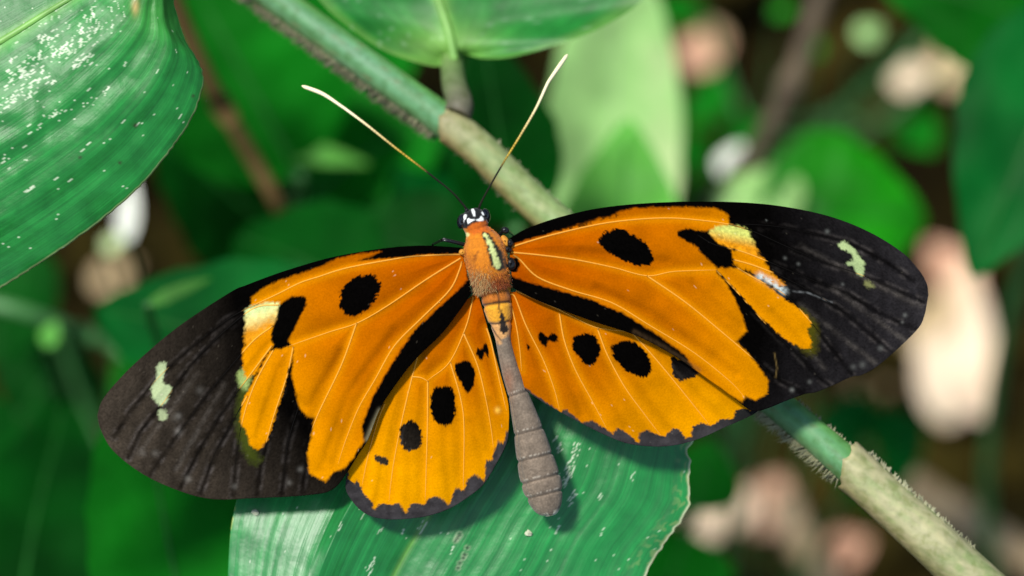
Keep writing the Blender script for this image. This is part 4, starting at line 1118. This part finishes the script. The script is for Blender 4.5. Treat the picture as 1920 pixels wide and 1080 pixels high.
def build_body():
    n = len(AX_L); sides = 72
    cx, cy, cz, hw, hh = AX_L.T
    tx, ty = np.gradient(cx), np.gradient(cy); l = np.hypot(tx, ty); tx, ty = tx / l, ty / l
    ring = np.array([738, 809, 858, 898, 927, 690])
    gro = np.zeros(n)
    for ry in ring: gro = np.maximum(gro, np.exp(-((cy - ry) / 3.0) ** 2) * (0.07 if ry != 690 else 0.02))
    a = np.linspace(0, 2 * math.pi, sides, endpoint=False)
    ca, sa = np.cos(a)[None, :], np.sin(a)[None, :]
    # segments bulge a little between the rings
    seg = np.zeros(n)
    bounds = [640, 738, 809, 858, 898, 927, 968]
    for b0, b1 in zip(bounds[:-1], bounds[1:]):
        t = (cy - b0) / (b1 - b0); seg += np.where((t > 0) & (t < 1), 0.035 * np.sin(np.clip(t, 0, 1) * math.pi), 0)
    rw = hw * (1 - gro + seg); rh = hh * (1 - gro + seg)
    # crease along the flank of the abdomen
    A = np.broadcast_to(a[None, :], (n, sides))
    fl = np.where((cy > 640) & (cy < 930), 1.0, 0.0)[:, None] * 0.06 * np.exp(-((A - 2.62) / 0.10) ** 2)
    skew = 7.0 * np.clip((cy - 640) / 60, 0, 1)[:, None] * 0
    lum = 1 - fl
    # two lobes on the first abdominal segments: groove on the back
    lob = np.where((cy > 548) & (cy < 610), 1.0, 0.0)[:, None] * 0.10 * np.exp(-((A - math.pi / 2) / 0.18) ** 2)
    lob2 = sum(np.exp(-((cy - q) / 3.5) ** 2) for q in (549, 571, 606))[:, None] * 0.10
    rr = (lum - lob - lob2) * (1 + 0.012 * (fbm(A * 6, cy[:, None] / 8 * np.ones_like(A), 3) - 0.5) * 2)
    ox = rw[:, None] * ca * rr; oz = rh[:, None] * sa * rr
    # normal direction in the picture plane (perpendicular to the axis), +x side = right
    nxp, nyp = -ty, tx
    sgn = np.where(nxp < 0, -1, 1)
    px = cx[:, None] + ox * (nxp * sgn)[:, None]; py = cy[:, None] + ox * (nyp * sgn)[:, None]
    Z = cz[:, None] + oz * K
    x, y = px, py
    col = np.ones(px.shape + (1,)) * np.array([0.52, 0.165, 0.006])
    up = sa > -0.2
    # head
    m = np.clip((431 - y + (x - 888) * 0.10) / 2, 0, 1); col = over(col, m, (0.008, 0.008, 0.009))
    collar = pmask(x, y, B5([(345, 260), (360, 225), (400, 205), (470, 200), (510, 215), (520, 250), (500, 275), (440, 280), (380, 285)]), 2, 2, 1)
    col = over(col, collar, (0.46, 0.10, 0.004))
    for poly in ([(372, 118), (390, 116), (400, 150), (395, 168), (384, 150)], [(345, 195), (352, 175), (372, 185), (400, 186), (372, 200), (352, 213)], [(405, 188), (430, 178), (437, 160), (452, 172), (455, 192), (430, 196)],
                 [(290, 240), (300, 210), (318, 192), (325, 198), (312, 235), (308, 275), (296, 268)], [(320, 165), (332, 150), (342, 158), (330, 188)], [(440, 138), (455, 133), (466, 150), (455, 158)], [(474, 172), (484, 168), (506, 205), (500, 216), (484, 200)]):
        col = over(col, pmask(x, y, B5(poly), 0.8, 0.5, 2) * up, (0.85, 0.87, 0.84))
    col = over(col, pmask(x, y, B5([(312, 300), (325, 280), (352, 276), (360, 290), (340, 312), (320, 318)]), 1.5, 1, 3), (0.62, 0.58, 0.22))
    # thorax stripe, black with a cream line
    col = over(col, pmask(x, y, B5([(440, 282), (465, 268), (505, 300), (560, 370), (592, 440), (604, 500), (585, 530), (545, 530), (515, 495), (490, 430), (465, 350)]), 2, 4, 4) * up, (0.012, 0.010, 0.006))
    col = over(col, pmask(x, y, B5([(458, 292), (475, 290), (510, 345), (545, 420), (570, 470), (572, 510), (550, 522), (530, 500), (510, 430), (488, 360)]), 1.2, 3, 5) * up, (0.52, 0.58, 0.22))
    col = over(col, 0.8 * pmask(x, y, B5([(385, 450), (410, 400), (420, 410), (410, 450), (395, 470)]), 2, 3, 6), (0.12, 0.03, 0.004))
    col = over(col, 0.75 * pmask(x, y, B5([(395, 540), (450, 570), (500, 610), (520, 650), (440, 660), (400, 640), (385, 590)]), 9, 8, 7), (0.46, 0.28, 0.09))
    col = over(col, 0.8 * pmask(x, y, B5([(520, 590), (580, 560), (640, 580), (650, 640), (560, 665), (525, 640)]), 4, 5, 8), (0.34, 0.07, 0.006))
    col = over(col, 0.9 * pmask(x, y, B5([(575, 330), (610, 340), (640, 430), (650, 520), (625, 560), (612, 480), (595, 400)]), 2, 4, 21), (0.02, 0.010, 0.005))
    # waist
    col = over(col, pmask(x, y, B5([(420, 660), (640, 650), (640, 740), (560, 755), (440, 770)]), 3, 4, 9), (0.40, 0.12, 0.012))
    col = over(col, pmask(x, y, B5([(465, 770), (540, 755), (630, 745), (640, 860), (560, 890), (480, 885)]), 2, 3, 10), (0.66, 0.30, 0.02))
    col = over(col, pmask(x, y, B5([(490, 895), (620, 880), (640, 990), (600, 1010), (590, 1070), (550, 1080), (510, 980)]), 3, 4, 11), (0.56, 0.29, 0.10))
    for ln, wd in ((B5([(425, 665), (520, 660), (560, 655), (640, 640)]), 2.2), (B5([(440, 765), (540, 745), (630, 740)]), 2.4), (B5([(545, 660), (560, 720), (560, 790)]), 2.2), (B5([(470, 880), (540, 890), (620, 870)]), 1.8), (B5([(505, 900), (540, 960), (600, 1030)]), 1.3)):
        col = over(col, 0.9 * np.exp(-(seg_dist(x, y, ln) / wd) ** 2), (0.03, 0.012, 0.004))
    col = over(col, pmask(x, y, B5([(560, 790), (590, 830), (618, 930), (600, 955), (570, 940), (565, 880)]), 1.5, 3, 12), (0.012, 0.008, 0.006))
    # abdomen
    ab = np.clip((y - 634 - (940 - x) * 0.9) / 14 + (vnoise(x / 7, y / 7, 5) - 0.5) * 1.4, 0, 1)
    br = np.array([0.180, 0.138, 0.098]) * (0.7 + 0.6 * fbm(x / 12, y / 12, 14))[..., None] * (0.85 + 0.3 * vnoise(x / 2.5, y / 2.5, 15))[..., None]
    col = col * (1 - ab[..., None]) + br * ab[..., None]
    red = np.exp(-(((x - 952) / 12) ** 2 + ((y - 715) / 26) ** 2)) * 0.55; col = over(col, red, (0.25, 0.09, 0.04))
    for ry in (738, 809, 858, 898, 927):
        g = np.exp(-((cy - ry) / 1.6) ** 2)[:, None] * np.ones_like(x); col = over(col, 0.6 * g, (0.035, 0.025, 0.018))
        g = np.exp(-((cy - ry + 5) / 1.5) ** 2)[:, None] * (vnoise(A * 14, A * 0, int(ry)) > 0.62); col = over(col, 0.55 * g, (0.55, 0.48, 0.38))
    tipm = np.clip((cy - 958) / 5, 0, 1)[:, None] * (vnoise(A * 5, A * 0, 8) > 0.4); col = over(col, 0.8 * tipm, (0.62, 0.58, 0.45))
    flk = np.exp(-((A - 2.62) / 0.06) ** 2) * ((cy > 650) & (cy < 820))[:, None]; col = over(col, 0.5 * flk, (0.36, 0.24, 0.12))
    V = world(px, py, Z).reshape(-1, 3)
    f = grid_faces(n, sides, True).tolist() + [list(range(sides)), list(range((n - 1) * sides, n * sides))[::-1]]
    return mesh_obj('body', V, f, M_body, butterfly, cols=col.reshape(-1, 3))
M_body = vcol_mat('body_scales', 0.75, 0.15, 45, 0.5, 0.15, 0.18)
body = build_body()
body['label'] = 'orange furred thorax, black head and long grey brown abdomen'

M_eye = plain_mat('eye', (0.006, 0.007, 0.012), 0.12, 0.6, scale=30, bump=0.05)
M_blackshell = plain_mat('black_shell', (0.008, 0.008, 0.009), 0.3, 0.5, scale=20)
def blob(name, x, y, z, rx, ry, rz, mat, parent, ang=0.0, nlat=14, nlon=20, lump=0.0):
    V = []; ca, sa = math.cos(ang), math.sin(ang)
    for i in range(nlat):
        a = math.pi * (i + 0.5) / nlat
        for j in range(nlon):
            b = 2 * math.pi * j / nlon
            q = 1 + lump * (hashn(np.array(i * 7), np.array(j * 3), 4) - 0.5)
            u, v, k = rx * math.sin(a) * math.cos(b) * q, ry * math.sin(a) * math.sin(b) * q, rz * math.cos(a) * q
            V.append((x + u * ca - v * sa, y + u * sa + v * ca, z + k))
    V = np.array(V)
    f = grid_faces(nlat, nlon, True).tolist() + [list(range(nlon)), list(range((nlat - 1) * nlon, nlat * nlon))[::-1]]
    return mesh_obj(name, world(V[:, 0], V[:, 1], V[:, 2]), f, mat, parent)
blob('eye', 866, 415, 0.09, 9.5, 15, 0.075, M_eye, body, 0.15)
blob('eye', 911, 404, 0.09, 8.5, 14, 0.075, M_eye, body, -0.25)
# wing hinges
M_hinge = plain_mat('hinge_grey', (0.10, 0.10, 0.05), 0.5, 0.3, scale=12)
M_tegula = plain_mat('tegula_orange', (0.55, 0.24, 0.03), 0.6, 0.2, scale=15)
for (x, y, z, a, b, c, mt, an) in ((953, 468, .17, 8, 6, .04, M_blackshell, .3), (957, 456, .16, 6, 8, .035, M_blackshell, -.3), (958, 495, .15, 10, 13, .05, M_blackshell, -.2), (947, 452, .13, 7, 12, .04, M_tegula, -.5),
                                   (867, 473, .17, 7, 6, .04, M_tegula, .2), (874, 480, .15, 5, 9, .035, M_blackshell, -.3), (879, 497, .12, 6, 10, .04, M_hinge, .1), (885, 522, .09, 7, 22, .04, M_hinge, -.12), (963, 530, .08, 4, 12, .03, M_blackshell, -.5), (948, 540, .05, 9, 14, .04, M_tegula, -.4)):
    blob('wing_hinge', x, y, z, a, b, c, mt, butterfly, an, 10, 14, 0.12)

# fur on the thorax
def fur():
    rs = np.random.default_rng(5); V = []; F = []; Cc = []
    n = len(AX_L)
    for k in range(5200):
        i = int(np.searchsorted(AX_L[:, 1], rs.uniform(433, 541))); i = min(max(i, 1), n - 2)
        cx, cy, cz, hw, hh = AX_L[i]
        tx, ty = AX_L[i + 1, 0] - AX_L[i - 1, 0], AX_L[i + 1, 1] - AX_L[i - 1, 1]; l = math.hypot(tx, ty); tx, ty = tx / l, ty / l
        a = rs.uniform(0.05, math.pi - 0.05)
        bx = cx + hw * math.cos(a) * ty; by = cy - hw * math.cos(a) * tx; bz = cz + hh * math.sin(a) * K
        # keep the cream-black stripe short-haired
        sx, sy = (bx - 780) * 3.6, 0
        onstripe = poly_sd(np.array([bx]), np.array([by]), STRIPE)[0] < 3.0
        rear = max(0.0, (by - 495) / 45)
        if onstripe: continue
        L = rs.uniform(3, 5.5) * (1 + 1.3 * min(rear, 1)) 
        jx, jy = rs.normal(0, .28), rs.normal(0, .28)
        ex = bx + (tx * 0.8 + math.cos(a) * ty * 0.45 + jx) * L; ey = by + (ty * 0.8 - math.cos(a) * tx * 0.45 + jy) * L
        ez = bz + (0.22 * math.sin(a) + rs.uniform(0, .18)) * L * K
        wv = 0.45
        b = world(np.array([bx - ty * wv, bx + ty * wv, ex]), np.array([by + tx * wv, by - tx * wv, ey]), np.array([bz - .004, bz - .004, ez]))
        kk = len(V) * 3; V.append(b); F.append([kk, kk + 1, kk + 2])
        t = rs.random()
        c = np.array([0.54, 0.165, 0.008]) * (0.5 + 0.8 * t)
        if rs.random() < 0.75 * np.clip((by - 497) / 40, 0, 1) * np.clip((cx + 10 - bx) / 14, 0, 1): c = np.array([0.48, 0.31, 0.12]) * (0.45 + 0.75 * t)
        elif rs.random() < np.clip((by - 505) / 25, 0, 1): c = np.array([0.28, 0.055, 0.004]) * (0.5 + 0.8 * t)
        Cc += [c * 0.7, c * 0.7, c]
    o = mesh_obj('fur', np.vstack(V), F, M_fur, body, cols=np.array(Cc)); o['kind'] = 'stuff'
STRIPE = B5([(440, 282), (465, 268), (505, 300), (560, 370), (592, 440), (604, 500), (585, 530), (545, 530), (515, 495), (490, 430), (465, 350)])
def poly_in(p, poly):
    return bool(poly_sd(np.array([p[0]]), np.array([p[1]]), poly)[0] < 0)
M_fur = vcol_mat('fur', 0.6, 0.2, 30, 0.0, 0.1, 0.1)
fur()

# antennae: black shaft, ringed yellow middle, cream club
def antenna(pts, seed):
    n = 260
    c = catmull(np.array(pts, float), n); u = np.linspace(0, 1, n)
    r = np.interp(u, [0, 0.03, 0.10, 0.35, 0.6, 0.8, 0.93, 0.985, 1], [2.3, 2.0, 1.55, 1.7, 2.1, 2.8, 3.9, 3.4, 1.2]) * K
    ringn = 0.5 + 0.5 * np.sin(u * 2 * math.pi * 62)
    r = r * (1 + 0.05 * ringn)
    v_, f_ = tube(world(c[:, 0], c[:, 1], c[:, 2]), r, 12)
    b = np.array([0.012, 0.010, 0.006]); y = np.array([0.58, 0.38, 0.04]); cr = np.array([0.82, 0.76, 0.46])
    t1 = np.clip((u - 0.26) / 0.10, 0, 1)[:, None]; t2 = np.clip((u - 0.42) / 0.32, 0, 1)[:, None]
    col = b * (1 - t1) + (y * (1 - t2) + cr * t2) * t1
    dk = (ringn < 0.28)[:, None] * (1 - t2) * t1 * 0.6
    col = col * (1 - dk) + b * dk
    mesh_obj('antenna', v_, f_, M_ant, butterfly, cols=np.repeat(col, 12, 0))
M_ant = vcol_mat('antenna', 0.5, 0.3, 60, 0.1, 0, 0.05)
antenna([(875, 393, .12), (868, 383, .16), (845, 358, .26), (800, 322, .38), (740, 276, .46), (690, 236, .46), (650, 206, .42), (640, 199, .41), (605, 176, .36), (566, 161, .30)], 1)
antenna([(897, 392, .12), (903, 378, .17), (918, 350, .26), (944, 305, .36), (975, 255, .42), (1005, 203, .42), (1025, 160, .38), (1032, 148, .37), (1048, 125, .34), (1064, 102, .30)], 2)
blob('antenna_base', 875, 394, 0.12, 4, 4, 0.022, M_blackshell, butterfly)
blob('antenna_base', 897, 393, 0.12, 4, 4, 0.022, M_blackshell, butterfly)

# legs: thigh, shank, foot down to the perch leaf
def leg(hip, knee, ankle, toe):
    p = P3([hip, knee], 8)
    q = P3([knee, ankle], 10); s_ = P3([ankle, toe], 8)
    path = np.vstack([p, q[1:], s_[1:]])
    r = np.concatenate([np.linspace(4.0, 3.4, 8), np.linspace(3.2, 2.3, 9), np.linspace(2.2, 1.2, 7)]) * K
    v_, f_ = tube(path, r, 10); mesh_obj('leg', v_, f_, M_blackshell, butterfly)
leg((884, 462, -.02), (832, 449, .05), (812, 458, -.35), (790, 540, perch_z(790, 540) + .01))
leg((930, 446, .0), (948, 429, .12), (962, 441, -.25), (990, 500, perch_z(990, 500) + .01))
leg((900, 490, -.05), (850, 500, -.2), (830, 540, -.5), (815, 600, perch_z(815, 600) + .01))
leg((935, 490, -.05), (980, 500, -.2), (1000, 540, -.5), (1020, 600, perch_z(1020, 600) + .01))
blob('knee', 947, 432, 0.10, 8, 6.5, 0.035, M_blackshell, butterfly, .4)

# ------------------------------------------------------------------ leaf layer added overhead, out of view, with gaps shaped to shade the undergrowth
def shade_canopy():
    lit = [(c, r + 4.0) for c, r in LIT]
    for (x, y, z, r) in ((200, 150, 0, 3.2), (100, 400, 0, 3), (700, 200, -2, 3.4), (420, 650, 0, 3.4), (800, 620, 0, 3.4), (1150, 560, 0, 3.4), (1500, 560, 0, 3.2), (800, 1000, -1, 3.2), (1150, 950, -1, 3.2), (1650, 930, -1.5, 2.5), (1000, 50, -3, 3), (1150, 150, -8, 3.2), (1430, 350, -18.5, 2.2), (1560, 360, -19, 1.6), (1780, 600, -45, 4), (420, 200, -14, 2.0), (600, 300, -16, 1.6), (500, 80, -20, 2.0), (330, 560, -9, 1.6), (300, 930, -6, 1.8), (660, 60, -19, 2.0), (120, 620, -20, 1.5), (1100,300,-2,3)):
        lit.append((world(x, y, z), r))
    base = np.array([[-.5, 0, 0], [-.25, .2, .05], [.1, .22, .05], [.5, 0, -.05], [.1, -.22, .05], [-.25, -.2, .05]])
    V = []; F = []; n = 0
    for _ in range(5600):
        c = np.array([random.uniform(-75, 75), random.uniform(4, 105), random.uniform(52, 84)])
        if c[2] < 60 and c[1] < 9: continue
        s = random.uniform(3, 6)
        ok = True
        for (p, r) in lit:
            d = c - p; dd = d - SUN * (d @ SUN)
            if dd @ dd < (r + s * 0.5) ** 2: ok = False; break
        if not ok: continue
        a = random.uniform(0, 6.28); ca, sa = math.cos(a), math.sin(a)
        v = base * s; tx, ty = random.uniform(-.4, .4), random.uniform(-.4, .4)
        v[:, 2] += v[:, 0] * tx + v[:, 1] * ty
        V.append(np.stack([v[:, 0] * ca - v[:, 1] * sa, v[:, 0] * sa + v[:, 1] * ca, v[:, 2]], 1) + c)
        F.append([n * 6 + k for k in range(6)]); n += 1
    o = mesh_obj('shade_leaf_layer', np.vstack(V), F, G_canopy, smooth=False)
    tag(o, 'dense unseen leaf layer added overhead to shade the undergrowth', 'foliage', kind='stuff')
G_canopy = plain_mat('canopy_leaf', (0.03, 0.09, 0.02), 0.5, 0.3, scale=0.3)
shade_canopy()
